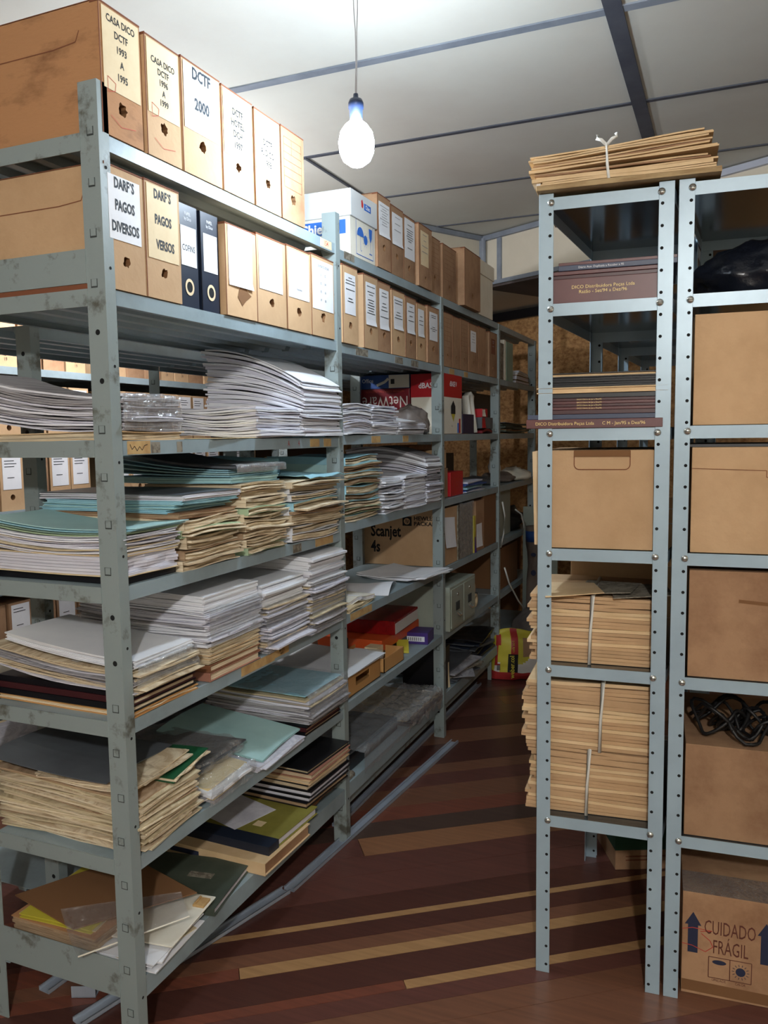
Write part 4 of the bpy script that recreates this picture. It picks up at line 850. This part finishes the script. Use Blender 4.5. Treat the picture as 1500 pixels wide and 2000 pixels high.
for i in range(2):
    g=G(); g.box((.0125,.012+.19*i,.012),(.017,.192+.19*i,.193)); dr=g.build('drawer',['cabinet_grey'],t,bevel=.001)
    g=G(); yc=.10+.19*i
    g.box((.0172,yc-.028,.085),(.019,yc+.028,.125)); g.build('card_holder',['rack_mark'],dr)
    g=G(); g.tube([(.018,yc-.02,.075),(.03,yc-.01,.06),(.034,yc+.01,.06),(.018,yc+.02,.072)],.004,6); g.build('handle',['screw'],dr)
    g=G(); g.cyl((.017,yc,.16),.008,.003,'x'); g.build('lock',['screw'],dr)
for i,(yy,zz) in enumerate(((2.60,0),(2.70,0),(2.655,.068))):
    g=G(); n=20; vs=[]
    for (r,x) in ((.035,-.05),(.035,0),(.018,0),(.018,-.05)): vs+=[(x,r*math.cos(2*PI*k/n),.036+r*math.sin(2*PI*k/n)) for k in range(n)]
    g.add(vs,[(q*n+k,q*n+(k+1)%n,((q+1)%4)*n+(k+1)%n,((q+1)%4)*n+k) for q in range(4) for k in range(n)])
    o=g.build('tape_roll',['cream_label'],None,True); o.location=(-.03,yy,z+.001+zz); tag(o,['left','right','upper'][i]+' roll of cream tape beside the grey card cabinet','tape roll')
stack('paper_stack','dark papers lying behind the tape rolls, sixth shelf','stack of papers',-.36,-.12,2.60,2.98,z,.03,6,['folder_grey','card_inner'],(1,1),seed=93,wav=.003,jx=.01)
z=.1975
carton('black upright case just past the third post, bottom shelf',-.22,-.02,2.13,2.23,z,.40,'black_plastic','case','case',flap=False,lab=('x',.02,.035,.0,.12,'cream_label'))
stack('paper_stack','dusty grey envelopes and films at mid bottom shelf, third bay','stack of papers',-.33,-.02,2.27,2.62,z,.06,10,['folder_grey','paper_grey','tape_dark'],(3,1,1),seed=94,wav=.004,jx=.02,rot=.15)
stack('paper_stack','dark folders with a blue one on top near the fourth post, bottom shelf','stack of papers',-.33,-.03,2.66,2.98,z,.11,12,['black_cover','folder_grey','navy'],(3,2,2),seed=95,wav=.004,jx=.015,rot=.1)
# fourth bay
z=1.6835
for i,(a,b,m_,h_,nm) in enumerate(((3.10,3.19,'tape_dark',.20,'grey file standing just past the fourth post'),(3.20,3.235,'white_card',.225,'slim white binder standing past the fourth post'),(3.245,3.40,'folder_green',.22,'dark green box file standing past the fourth post'))):
    carton(nm+', second shelf',-.26,-.01,a,b,z,z+h_,m_,'file_holder','file',flap=False)
for i,(m_,h_) in enumerate((('tape_dark',.018),('card_inner',.028),('white_card',.012),('white_paper',.012))):
    book(['lowest grey','second brown','third white','topmost white'][i]+' book lying flat past the green box file, second shelf',-.16,3.66,z+[0,.019,.048,.061][i],.30,.36,h_,m_,'paper_b',rz=.03*i,spine='none')
z=1.384
stack('paper_stack','dark folders with pale tags at the far end of the third shelf','stack of papers',-.32,-.02,3.2,3.8,z,.06,8,['card_inner','folder_grey','green_cloth'],(2,2,2),seed=96,wav=.004,jx=.02,rot=.08)
carton('black box at the back of the third shelf, far bay',-.38,-.2,3.15,3.6,z+.062,1.62,'black_plastic','case','case',flap=False)
z=1.0915
for i in range(3):
    g=G(); blob(g,0,0,0,.10,.13,.03+.01*i,i*3.3,.35,14); o=g.build('plastic_bag',[['folder_grey','sack_grey','white_card'][i]],None,True); o.location=(-.18+.05*i,3.22+.24*i,z); tag(o,['dark grey','light grey','whitish'][i]+' crumpled bag at the far end of the fourth shelf','plastic bag')
g=G(); blob(g,0,0,0,.03,.05,.07,5,.3,12); o=g.build('crumpled_paper',['sack_white'],None,True); o.location=(-.05,3.13,z+.07); tag(o,'crumpled white paper bundle just past the fourth post','paper')
z=.782
carton('pale leaning panel carton behind the fourth post, fifth shelf',-.30,-.05,3.12,3.50,z,1.05,'board_pale')
g=G(); blob(g,0,0,0,.14,.22,.10,7,.45,18); o=g.build('cable_tangle',['cable_black'],None,True); o.location=(-.18,3.66,.782); tag(o,'dark tangle of cables at the far end of the fifth shelf','cables')
carton('dark carton low in the far bay, sixth shelf',-.35,-.03,3.2,3.6,.4795,.72,'card_inner')

# cables hanging in the far corner
g=G(); g.tube([(-.0,3.12,1.00),(.01,3.14,.92),(.004,3.13,.82),(-.01,3.12,.74)],.005,7,0); o=g.build('cable',['cable_white'],None,True); tag(o,'white cable hanging by the fourth post','cable')
g=G(); g.tube([(.0,3.42,.93),(.03,3.45,.90),(.045,3.46,.83),(.04,3.46,.78)],.005,7); o=g.build('cable',['cable_white'],None,True); tag(o,'short looped white cable hanging in the far bay','cable')
g=G(); g.tube([(.005,3.15,.62),(.02,3.2,.52),(.05,3.3,.40),(.09,3.4,.30)],.005,7); o=g.build('cable',['cable_white'],None,True); tag(o,'white cable falling toward the mortar sack','cable')

# ================================================================ MIDDLE RACK CONTENTS
o=sheet('bubble_wrap_parcel','dark parcel in shiny bubble wrap, seen behind the near end of the left rack','parcel',-.60,.66,.745,.26,.40,'bubble',0,lambda u,v:.05+.03*math.sin(PI*u)+.004*nz(u*30,v*30),.03)
sheet('white_board','large plain white board lying on the rack behind the near post','board',-.60,.36,.742,.36,.28,'white_card',.05,None,.006)
stack('paper_stack','yellowed papers on the rack behind the near end of the sixth shelf','stack of papers',-.78,-.46,.22,.50,.422,.14,24,['paper_cream','paper_b','paper_tan'],(3,2,1),seed=97,wav=.003,jx=.02,rot=.08)
stack('paper_stack','greyish clear-wrapped papers on the rear rack, behind the near post','stack of papers',-.80,-.46,.62,.95,.422,.12,18,['paper_grey','paper_cream'],(2,1),seed=98,wav=.003,jx=.02)

# ================================================================ CHANNELS ON THE FLOOR
def channel(label,p,q,wd=.036,h=.012):
    P_,Q_=Vector(p),Vector(q); d=Q_-P_; t=G(); L_=d.length
    t.box((0,-wd/2,0),(L_,wd/2,.0015)); t.box((0,-wd/2,0),(L_,-wd/2+.0015,h)); t.box((0,wd/2-.0015,0),(L_,wd/2,h))
    t.box((0,-wd/2,h-.0012),(L_,-wd/2+.006,h)); t.box((0,wd/2-.006,h-.0012),(L_,wd/2,h))
    o=t.build('metal_channel',['alu']); o.location=(P_.x,P_.y,.0008); o.rotation_euler=(0,-math.atan2(Q_.z-P_.z,L_),math.atan2(d.y,d.x)); tag(o,label,'metal channel','steel channels on the floor under the left rack')
channel('pale steel channel on the floor jutting into the aisle past the second post',(-.038,.725,0),(.062,2.047,0))
channel('steel channel on the floor under the first bay, ending below the near end',(-.225,.045,0),(-.045,.72,0))
channel('short steel channel lying under the near end, left of the near post',(-.385,.10,0),(-.33,.75,0))
channel('steel channel lying along the floor under the second and third bays',(-.085,1.14,0),(-.075,2.9,0),.03)
t=thing('metal_bracket','small bent steel bracket on the floor under the near end','bracket',(-.285,.14,.0008),.4); g=G(); g.box((-.03,-.02,0),(.03,.02,.002)); g.box((-.03,-.02,0),(.03,-.018,.03)); g.build('plate',['alu'],t)
rk=thing('shelving_rack','dark steel base beam rail under the second and third bays of the left rack','rail',(-.2,1.06,0))
g=G(); g.box((.155,.02,.085),(.158,1.96,.13)); g.build('beam',['rack_worn'],rk); g=G(); g.box((.145,.02,.0),(.165,.035,.13)); g.build('foot',['rack_worn'],rk); g=G(); g.box((.145,1.945,.0),(.165,1.96,.13)); g.build('foot',['rack_worn'],rk); rk.name='base_rail'

# ================================================================ RIGHT RACKS
RA=math.radians(4.079); RO=Vector((.7379,.6424,0)); ru=Vector((math.cos(RA),math.sin(RA),0)); rv=Vector((-math.sin(RA),math.cos(RA),0))
def RL(s,d,z): p=RO+ru*s+rv*d; return (p.x,p.y,z)
SH=.115
def post_new(s,d,hand,front,h=1.94):
    g=G(); t=.0022; wd=.034
    sx=SH*d
    a,b=(s,s+wd) if hand>0 else (s-wd,s)
    if front: g.box((a+sx,d,0),(b+sx,d+t,h)); yy=d; 
    else: g.box((a+sx,d-t,0),(b+sx,d,h)); yy=d-t
    c0,c1=(s,s+t) if hand>0 else (s-t,s)
    if front: g.box((c0+sx,d+t,0),(c1+sx,d+wd,h))
    else: g.box((c0+sx,d-wd,0),(c1+sx,d-t,h))
    z=.023; i=0; hs=s+(.026 if hand>0 else -.026)
    while z<h-.02:
        near=min(abs(z-(q-.012)) for q in NZ)
        if near>.02: g.disc((hs+sx,yy-.0006,z),.0038,'y',10,1)
        z+=.0492; i+=1
    return g
NZ=[1.931,1.686,1.391,1.100,.809,.420]
def rack_new(label,s0,d0,wid,dep,shear=True,det=True,zs=NZ,name='shelving_rack'):
    global SH
    t=thing(name,label,'shelving rack',RL(0,0,0),RA,None)
    for (s,h_) in ((s0,1),(s0+wid,-1)):
        post_new(s,d0,h_,True).build('post',['grey_steel','rack_hole'],t,bevel=.0008)
        post_new(s,d0+dep,h_,False).build('post',['grey_steel','rack_hole'],t)
    for z in zs:
        g=G(); q=lambda s,d,zz:(s+SH*d,d,zz); L_=.029
        a,b,c,d_=s0+.0025,s0+wid-.0025,d0+.0026,d0+dep-.0026
        def hx(a,b,c,d,z0,z1): g.hexa([q(a,c,z0),q(b,c,z0),q(b,d,z0),q(a,d,z0),q(a,c,z1),q(b,c,z1),q(b,d,z1),q(a,d,z1)])
        hx(a,b,c+.0016,d_-.0016,z-.0012,z); g.m[-6:]=[1]*6; hx(a,b,c,c+.0015,z-L_,z); hx(a,b,d_-.0015,d_,z-L_,z); hx(a,a+.0015,c,d_,z-L_,z); hx(b-.0015,b,c,d_,z-L_,z)
        sh=g.build('shelf',['grey_steel','plate_shaded'],t)
        if det:
            text(sh,'VISS',.013,((s0+wid*.47)+SH*d0,d0+.0026,z-.015),'y','grey_steel',1.2,'embossed_mark',.02)
            for s in (s0+.028,s0+wid-.028):
                g=G(); yy=d0; x=s+SH*yy
                g.rev([(.0085,0),(.0075,.0025),(.004,.0045),(.0005,.005)],(0,0,0),12)
                g.v=[(x+p[0],yy-.0004-p[2],z-.0125+p[1]) for p in g.v]
                bo=g.build('bolt',['screw'],t,True)
                g=G(); g.box((x-.006,yy-.0058,z-.0132),(x+.006,yy-.0050,z-.0118)); g.build('screw_slot',['rack_mark'],bo)
    return t
rack_new('narrow grey perforated-angle shelving rack on the right of the aisle',0,0,.302,.62)
rack_new('grey perforated-angle rack at the right edge, with black bag and large cartons',.3105,0,.302,.62,zs=[1.933,1.688,1.393,1.099,.804,.414])
rack_new('grey steel rack directly behind the narrow right rack',0,.632,.302,.49,det=False,zs=[1.931,1.686,1.391,1.1,.80,.25])
rack_new('third grey steel rack in the row behind the narrow right rack',0,1.132,.302,.55,det=False,zs=[1.931,1.686,1.391,1.1,.8])
def rbox(label,s0,s1,d0,d1,z0,z1,m,name='carton',cat='carton',flap=True,bev=.0015,rz=0):
    t=thing(name,label,cat,RL((s0+s1)/2,(d0+d1)/2,z0+.0006),RA+rz); a,b,h=(s1-s0)/2,(d1-d0)/2,z1-z0
    g=G(); g.box((-a,-b,0),(a,b,h)); g.build('carton_body',[m],t,bevel=bev)
    if flap:
        g=G(); g.box((-a-.001,-b-.0012,h-.004),(a+.001,b,h+.001)); g.build('top_flaps',[m],t)
    return t
def rbook(label,s0,s1,d0,d1,z0,h,cov,page='paper_cream',title=None,rz=0,spine='-y',group=None):
    p=RL((s0+s1)/2,(d0+d1)/2,z0); return book(label,p[0],p[1],z0,s1-s0,d1-d0,h,cov,page,RA+rz,spine,title=title,group=group)
# top: plywood and envelopes tied with string
t=thing('plywood_board','thin plywood board lying on top of the narrow right rack','board',RL(.20,.14,1.9415)); t.rotation_euler=(0,0,RA); g=G(); g.box((-.203,-.165,0),(.197,.19,.012)); g.build('board',['plywood'],t,bevel=.001)
bt=thing('envelope_bundle','bundle of tan envelopes tied with white string on top of the right rack','bundle',RL(.19,.13,1.9545),RA)
zz=0; rq=random.Random(5)
for i in range(15):
    h=.0065 if i not in (2,) else .014
    x0=-.205+rq.uniform(0,.014)-(.01 if i>4 else 0)+(.012 if i<2 else 0); x1=.188+rq.uniform(-.01,.014)-(.012 if i>9 else 0)
    tilt=.026 if i>5 else .008*i/5
    g=G(); m_='card_light' if i not in (4,9) else 'card_brown'
    ph=rq.uniform(0,6); z0_=zz; 
    g.slab(lambda u,v:(x0+(x1-x0)*u,-.145+.006*math.sin(ph)+.28*v,z0_+tilt*max(0,u-.1)*(i/14)**.5*.8+.0012*math.sin(8*u+ph)),lambda u,v:(x0+(x1-x0)*u,-.145+.006*math.sin(ph)+.28*v,z0_+h*.55+tilt*max(0,u-.1)*(i/14)**.5*.8+.0012*math.sin(8*u+ph)),12,3)
    g.build('envelope',[m_],bt); zz+=h*.60+.0004
g=G(); g.box((-.195,-.140,.0),(-.185,-.10,.02)); g.build('white_corner',['white_paper'],bt)
g=G(); g.tube([(-.03,-.152,-.004),(-.034,-.153,.03),(-.036,-.151,zz+.004),(-.036,-.12,zz+.010),(-.03,.10,zz+.012)],.0035,6,flat=.6); g.build('string',['string_white'],bt,True)
for sg in (-1,1):
    g=G(); g.tube([(-.036,-.150,zz+.004),(-.036+sg*.012,-.152,zz+.016),(-.036+sg*.022,-.150,zz+.020),(-.036+sg*.02,-.149,zz+.028)],.004,6,flat=.6); g.build('bow_loop',['string_white'],bt,True)
# second shelf books
z=1.6865
rbook('thick burgundy book lettered Razao Set/94 a Dez/96 on the narrow right rack',.006,.296,.01,.30,z,.056,'burgundy',title=('DICO Distribuidora Peças Ltda\nRazão - Set/94 a Dez/96',.0112,-.004,.002))
rbook('thin dark burgundy book lying on the thick Razao volume',.008,.30,.014,.30,z+.0565,.0085,'burgundy_dark'); rbook('second thin burgundy book, under the navy one',.004,.298,.012,.30,z+.0655,.0085,'burgundy')
rbook('navy book with white lettering on the burgundy books',.045,.31,.008,.29,z+.0745,.012,'cover_navy',title=('Diário Aux. Duplicata a Receber a 95',.0068,-.035,0,'white_paper'))
rbook('topmost burgundy book just under the upper shelf plate',.045,.31,.012,.29,z+.087,.007,'burgundy')
z=1.3915
rbook('burgundy book lettered CM Jan/95 a Dez/96, lowest in the tall book stack',-.028,.285,-.004,.27,z,.021,'burgundy',title=('DICO Distribuidora Peças Ltda      C M - Jan/95 a Dez/96',.0108,-.008,.0))
rbook('thin navy-black book second from the bottom of the tall book stack',-.026,.29,.004,.28,z+.0215,.011,'cover_navy')
zz=z+.033
for i in range(5):
    h=[.010,.0065,.0065,.0065,.0065][i]
    rbook(['wide plain burgundy book below the gold-lettered thin ones','lowest thin gold-lettered burgundy book in the tall stack','second thin gold-lettered burgundy book from below','third thin gold-lettered burgundy book from below','uppermost thin gold-lettered burgundy book in the tall stack'][i],.0,.298,.006+.002*(i%2),.28,zz,h,'burgundy' if i%2 else 'burgundy_dark',title=None if i==0 else ('DICO Diário de Jan a Dez/9%d'%(i+1),.0048,-.03,0)); zz+=h+.0004
rbook('black book between the burgundy books and the thick tan pad',.0,.30,.006,.28,zz,.011,'black_book'); zz+=.0115
rbook('thick tan pad in the middle of the tall book stack',-.004,.296,.0,.28,zz,.014,'card_light','card_light',spine='none'); zz+=.0145
for i in range(4):
    rbook(['lowest','second','third','uppermost'][i]+' thin grey-black booklet above the thick tan pad',.008+.004*i,.296,.004+.004*(i%2),.27,zz,.0052,'black_book','paper_b',spine='none'); zz+=.0056
rbook('tan folder with black cover topping the tall book stack',.018,.30,.004,.27,zz,.011,'black_cover','card_light',spine='none')
# cartons
def cutout(t,a,b,h,s0,s1,dz,m='card_inner'):
    g=G(); n=6; r=.012; pts=[(s0,h-.001),(s0,h-dz+r)]+[(s0+r-r*math.cos(PI/2*k/n),h-dz+r-r*math.sin(PI/2*k/n)) for k in range(n+1)]+[(s1-r+r*math.sin(PI/2*k/n),h-dz+r-r*math.cos(PI/2*k/n)) for k in range(n+1)]+[(s1,h-.001)]
    g.ribbon(pts,.0022,'y',-b-.0016); g.build('handle_crease',['card_edge'],t)
t=rbox('tan archive carton with a cut hand notch on the narrow right rack',.003,.297,.012,.40,1.1005,1.338,'card_tan',flap=False)
g=G(); g.box((-.065,-.1965,.222),(.064,-.1943,.2375)); g.build('hand_notch',['card_inner'],t); cutout(t,.147,.194,.2375,-.065,.064,.046)
g=G(); g.hexa([(-.166,-.150,.0),(-.149,-.155,.0),(-.149,.1,.0),(-.158,.1,.0),(-.172,-.150,.234),(-.149,-.155,.238),(-.149,.1,.238),(-.16,.1,.234)]); g.build('side_flap',['card_light'],t)
def cards(label,s0,s1,z0,h,n,ss,seed,mats=('card_tan','card_light'),tops=0):
    t=thing('cardboard_bundle',label,'cardboard bundle',RL((s0+s1)/2,.186,z0+.0008),RA); a=(s1-s0)/2; rq=random.Random(seed); zz=0
    for i in range(n):
        hh=h/n; ox=rq.uniform(-.012,.004); tw=rq.uniform(-.01,.01); ph=rq.uniform(0,6); z_=zz
        g=G(); sag=-.0035
        f=lambda u,v,o:(-a+2*a*u+ox+ (-.018*rq0 if u<.05 else 0),-.148+.30*v+tw*(u-.5),z_+o+.0016*math.sin(5*u+ph)*(i/n)+sag*0)
        rq0=rq.random()
        g.slab(lambda u,v:f(u,v,0),lambda u,v:f(u,v,hh*.90),10,3); g.build('card_sheet',[mats[0] if rq.random()<.75 else mats[1]],t); zz+=hh
    g=G(); g.tube([(ss,-.158,.0),(ss+.002,-.160,h*.5),(ss+.006,-.158,h+.001),(ss+.006,.1,h+.004)],.004,6,flat=1.3); g.build('plastic_strap',['strap_white'],t,True)
    return t
cards('flattened cardboard sheets strapped in a bundle, fifth shelf of the narrow right rack',-.006,.298,.8098,.168,19,-.022,3)
for i,(s,d,r_) in enumerate(((.07,.10,.2),(.16,.14,-.1),(.24,.12,.1))):
    p=RL(s,d,0); sheet('card_piece',['left pale','middle grey','right grey'][i]+' loose flap lying on the strapped cardboard, fifth shelf','card flap',p[0],p[1],.9805,.14,.20,['card_light','tape_dark','tape_dark'][i],RA+r_,lambda u,v:.012*(1-v)*u,.002)
rbox('tan flat carton with white strap standing behind the bundle, fifth shelf',.045,.30,.34,.42,.8098,1.06,'card_tan')
cards('lower strapped bundle of flattened cardboard on the sixth shelf, right rack',-.012,.296,.4208,.165,19,-.022,8)
cards('upper strapped bundle of flattened cardboard on the sixth shelf, right rack',-.020,.298,.588,.172,18,.012,11)
t=rbox('tan carton with a dark green printed band, on the floor beyond the narrow rack',.115,.40,.60,.86,.0,.30,'card_brown',rz=.35)
g=G(); g.box((-.1435,-.1315,.065),(.1435,.1315,.17)); g.build('green_band',['green_band'],t)
g=G(); 
for i in range(2): g.box((-.11,-.1318,.03+.012*i),(-.02+.06*i,-.1309,.034+.012*i))
g.build('small_print',['card_edge'],t)
# second right rack
g=G(); blob(g,0,0,0,.165,.15,.088,23,.14,30); 
for i,v in enumerate(g.v): g.v[i]=(v[0]+.006*nz(v[0]*30,v[1]*30,v[2]*30),v[1]+.012*nz(v[0]*22+5,v[1]*22,v[2]*22),v[2]+ (.010*nz(v[0]*25,v[1]*25+9,v[2]*25) if v[2]>.01 else 0))
o=g.build('rubbish_bag',['black_bag'],None,True); p=RL(.51,.19,1.6885); o.location=p; tag(o,'black plastic rubbish bag on the rack at the right edge','plastic bag')
t=rbox('large plain tan carton below the black bag, right-edge rack',.350,.605,.012,.42,1.3935,1.643,'card_tan',flap=False)
sheet('flat_board','thin dark board lying on the carton below the third shelf, right-edge rack','board',*RL(.47,.16,0)[:2],1.3445,.25,.28,'black_cover',RA,None,.006)
t=rbox('tan carton with a hand-slot crease, third from the top of the right-edge rack',.350,.605,.012,.42,1.0995,1.343,'card_tan',flap=False)
g=G(); g.ribbon([(-.127,.195),(.03,.19),(.03,.175),(.127,.172)],.0016,'y',-.2046); g.build('flap_crease',['card_edge'],t)
t=rbox('tan carton with a narrow slot, fourth from the top of the right-edge rack',.350,.605,.012,.42,.8045,1.058,'card_brown',flap=False)
g=G(); g.ribbon([(-.02,.185),(.127,.175)],.008,'y',-.2046); g.build('slot',['card_inner'],t)
t=rbox('tan carton holding black cables, fifth from the top of the right-edge rack',.350,.605,.012,.42,.4145,.640,'card_brown',flap=False)
rq=random.Random(9)
for q in range(9):
    g=G(); pts=[]; cx,cy,cz=rq.uniform(-.05,.06),rq.uniform(-.06,.06),rq.uniform(.02,.06); r=rq.uniform(.03,.06); ph=rq.uniform(0,6)
    for i in range(34):
        a=i/33*2*PI*rq.choice((1.6,))+ph; pts.append((cx+r*math.cos(a)*(1+.2*math.sin(3*a)),cy+r*math.sin(a),max(.006,cz+.03*math.sin(2*a+ph))))
    g.tube(pts,.0042,6); 
    o=g.build('cable',['cable_black'],None,True); o.location=RL(.47,.13,.642); tag(o,'black coiled cable in the tangle on the lowest shelf carton, right-edge rack','cable','black cables on the carton of the right-edge rack')
t=rbox('carton printed CUIDADO FRAGIL with arrows, on the floor at the right edge',.352,.604,.03,.50,.0,.262,'card_brown',flap=False)
b_=-.2356
def arrow(cx,z0,z1):
    g=G(); m_=z1-.033; g.add([(cx-.0115,b_,z0),(cx+.0115,b_,z0),(cx+.0115,b_,m_),(cx-.0115,b_,m_)],[(0,1,2,3)]); g.add([(cx-.019,b_,m_),(cx+.019,b_,m_),(cx,b_,z1)],[(0,1,2)]); g.build('printed_arrow',['ink_navy'],t)
arrow(-.129,.108,.212); arrow(.034,.108,.212)
text(t,'CUIDADO',.050,(-.046,b_,.178),'y','ink_brown',.50,'lettering'); text(t,'FRÁGIL',.050,(-.044,b_,.130),'y','ink_brown',.50,'lettering')
g=G(); s0,s1,z0,z1=-.092,.004,.052,.105
g.ribbon([(s0,z0),(s1,z0),(s1,z1),(s0,z1),(s0,z0)],.0018,'y',b_-.0004); g.ribbon([((s0+s1)/2,z0),((s0+s1)/2,z1)],.0018,'y',b_-.0004); g.build('pictogram_frame',['ink_brown'],t)
g=G(); g.disc((-.020,b_-.0004,.078),.011,'y',16)
for i in range(14):
    a=2*PI*i/14; g.ribbon([(-.020+.014*math.cos(a),.078+.014*math.sin(a)),(-.020+.0195*math.cos(a),.078+.0195*math.sin(a))],.0013,'y',b_-.0004)
g.build('sun_symbol',['ink_navy'],t)
g=G(); g.disc((-.068,b_-.0004,.093),.016,'y',14,0,.006)
g.build('cloud_symbol',['ink_navy'],t); text(t,'UMIDADE',.009,(-.068,b_,.046),'y','ink_brown',.8,'lettering'); text(t,'CALOR',.009,(-.02,b_,.046),'y','ink_brown',.8,'lettering')
g=G(); g.ribbon([(-.154,.165),(-.13,.172),(-.085,.17),(-.112,.165)],.0018,'y',b_-.0002); g.ribbon([(-.154,.128),(-.13,.126),(-.10,.115),(-.083,.13),(-.09,.145),(-.11,.16)],.0018,'y',b_-.0002); g.build('red_pen_mark',['red_pen'],t)
for ch in t.children:
    if ch.name.split('.')[0] not in ('carton_body','top_flaps'): ch.location.x+=.028
g=G(); g.grid(lambda u,v:(-.126+.252*u,-.236+.10*v,.2628+.001*nz(u*20,v*9,1)),20,6); g.build('tape_strip',['hazy_film'],t,True)
g=G(); g.ribbon([(-.125,.022),(.125,.019)],.028,'y',b_-.0002); g.build('base_tape',['card_inner'],t)

# ================================================================ FAR CORNER
def lean(label,name,cx,cy,wd,h,th,m,rz,tilt=.03,z=0,cat='board'):
    t=G(); t.hexa([(-wd/2,0,0),(wd/2,0,0),(wd/2,th,0),(-wd/2,th,0),(-wd/2,tilt,h),(wd/2,tilt,h),(wd/2,th+tilt,h),(-wd/2,th+tilt,h)]); o=t.build(name,[m],bevel=.001); o.location=(cx,cy,z+.001); o.rotation_euler=(0,0,rz); tag(o,label,cat); return o
lean('tall pale board leaning upright in the far corner behind the narrow rack','leaning_board',.112,3.585,.215,.93,.02,'board_pale',0,.02)
lean('dark brown board leaning beside the pale one in the far corner','leaning_board',-.235,4.10,.2,.72,.02,'card_inner',-.3)
g=G(); n=12
g.tube([(.115,3.49,.0),(.112,3.49,.25),(.118,3.49,.5),(.114,3.49,.72),(.112,3.49,.825)],.064,14); o=g.build('kraft_sack',['kraft_sack'],None,True); tag(o,'rolled brown printed sack standing before the pale board','sack')
g=G(); g.tube([(.116,3.49,.735),(.113,3.49,.80)],.066,14); g.build('blue_band',['sack_blue'],o,True)
for i,zz in enumerate((.42,.55,.66)):
    g=G(); g.disc((.110,3.4255,zz),.016,'y',12,0,.012+.006*(i%2)); g.build('printed_mark',['ink_navy'],o)
g=G(); blob(g,0,0,0,.20,.070,.235,3,.12,20); o=g.build('sack',['sack_grey'],None,True); o.location=(.175,3.345,.001); tag(o,'grey-brown translucent sack behind the yellow mortar sack','sack')
# yellow mortar sack: pillow with printed front
t=thing('mortar_sack','yellow, red and white mortar sack reading weber.col on the floor at the aisle end','sack',(.145,3.13,0),.42)
g=G(); NX,NZ_=30,24; W2,H2=.215,.27
def pm(u,v):
    u=u*1.5
    if v<.15: return 1
    if u<.14 and .3<v<.9 and abs(u-.09-.02*math.sin(v*9))<.035: return 1
    if .34<u<.50 and v>.56: return 1
    if .30<u<.50 and v<=.56: return 2
    if u>=.5 and v<.42+.08*math.sin(u*9): return 3
    if .58<u<.86 and .5<v<.86: return 4
    if .05<u<.17 and .17<v<.36: return 3
    return 0
for side in (-1,1):
    vs=[];fs=[];ms=[]
    for i in range(NX+1):
        for j in range(NZ_+1):
            u,v=i/NX,j/NZ_; e=(max(0,1-abs(2*u-1)**3)*max(0,1-abs(2*v-.85)**4))**.5
            x=-W2+2*W2*u; zz=.004+H2*v+.012*math.sin(u*7)*v; x*=(1-.10*v)
            vs.append((x,side*(.003+.075*e)+.008*nz(u*6,v*6,side),max(.002,zz+.006*nz(u*9,v*9,2))))
    o_=len(g.v); g.v+=vs
    for i in range(NX):
        for j in range(NZ_):
            a=i*(NZ_+1)+j; g.f.append((o_+a,o_+a+NZ_+1,o_+a+NZ_+2,o_+a+1)); g.m.append(pm((i+.5)/NX,(j+.5)/NZ_) if side<0 else 0)
g.build('sack_body',['yellow','sack_red','ink_black','sack_white','card_brown'],t,True)
text(t,'weber.col',.036,(-.102,-.083,.085),'y','yellow',.9,'lettering',.02,rot=PI/2); text(t,'cola ac-I',.022,(-.096,-.083,.20),'y','yellow',.9,'lettering',rot=PI/2)
g=G()
for i in range(8): g.box((-.186,-.0605,.062+.004*i),(-.166,-.0600,.064+.004*i))
g.build('barcode',['ink_black'],t)
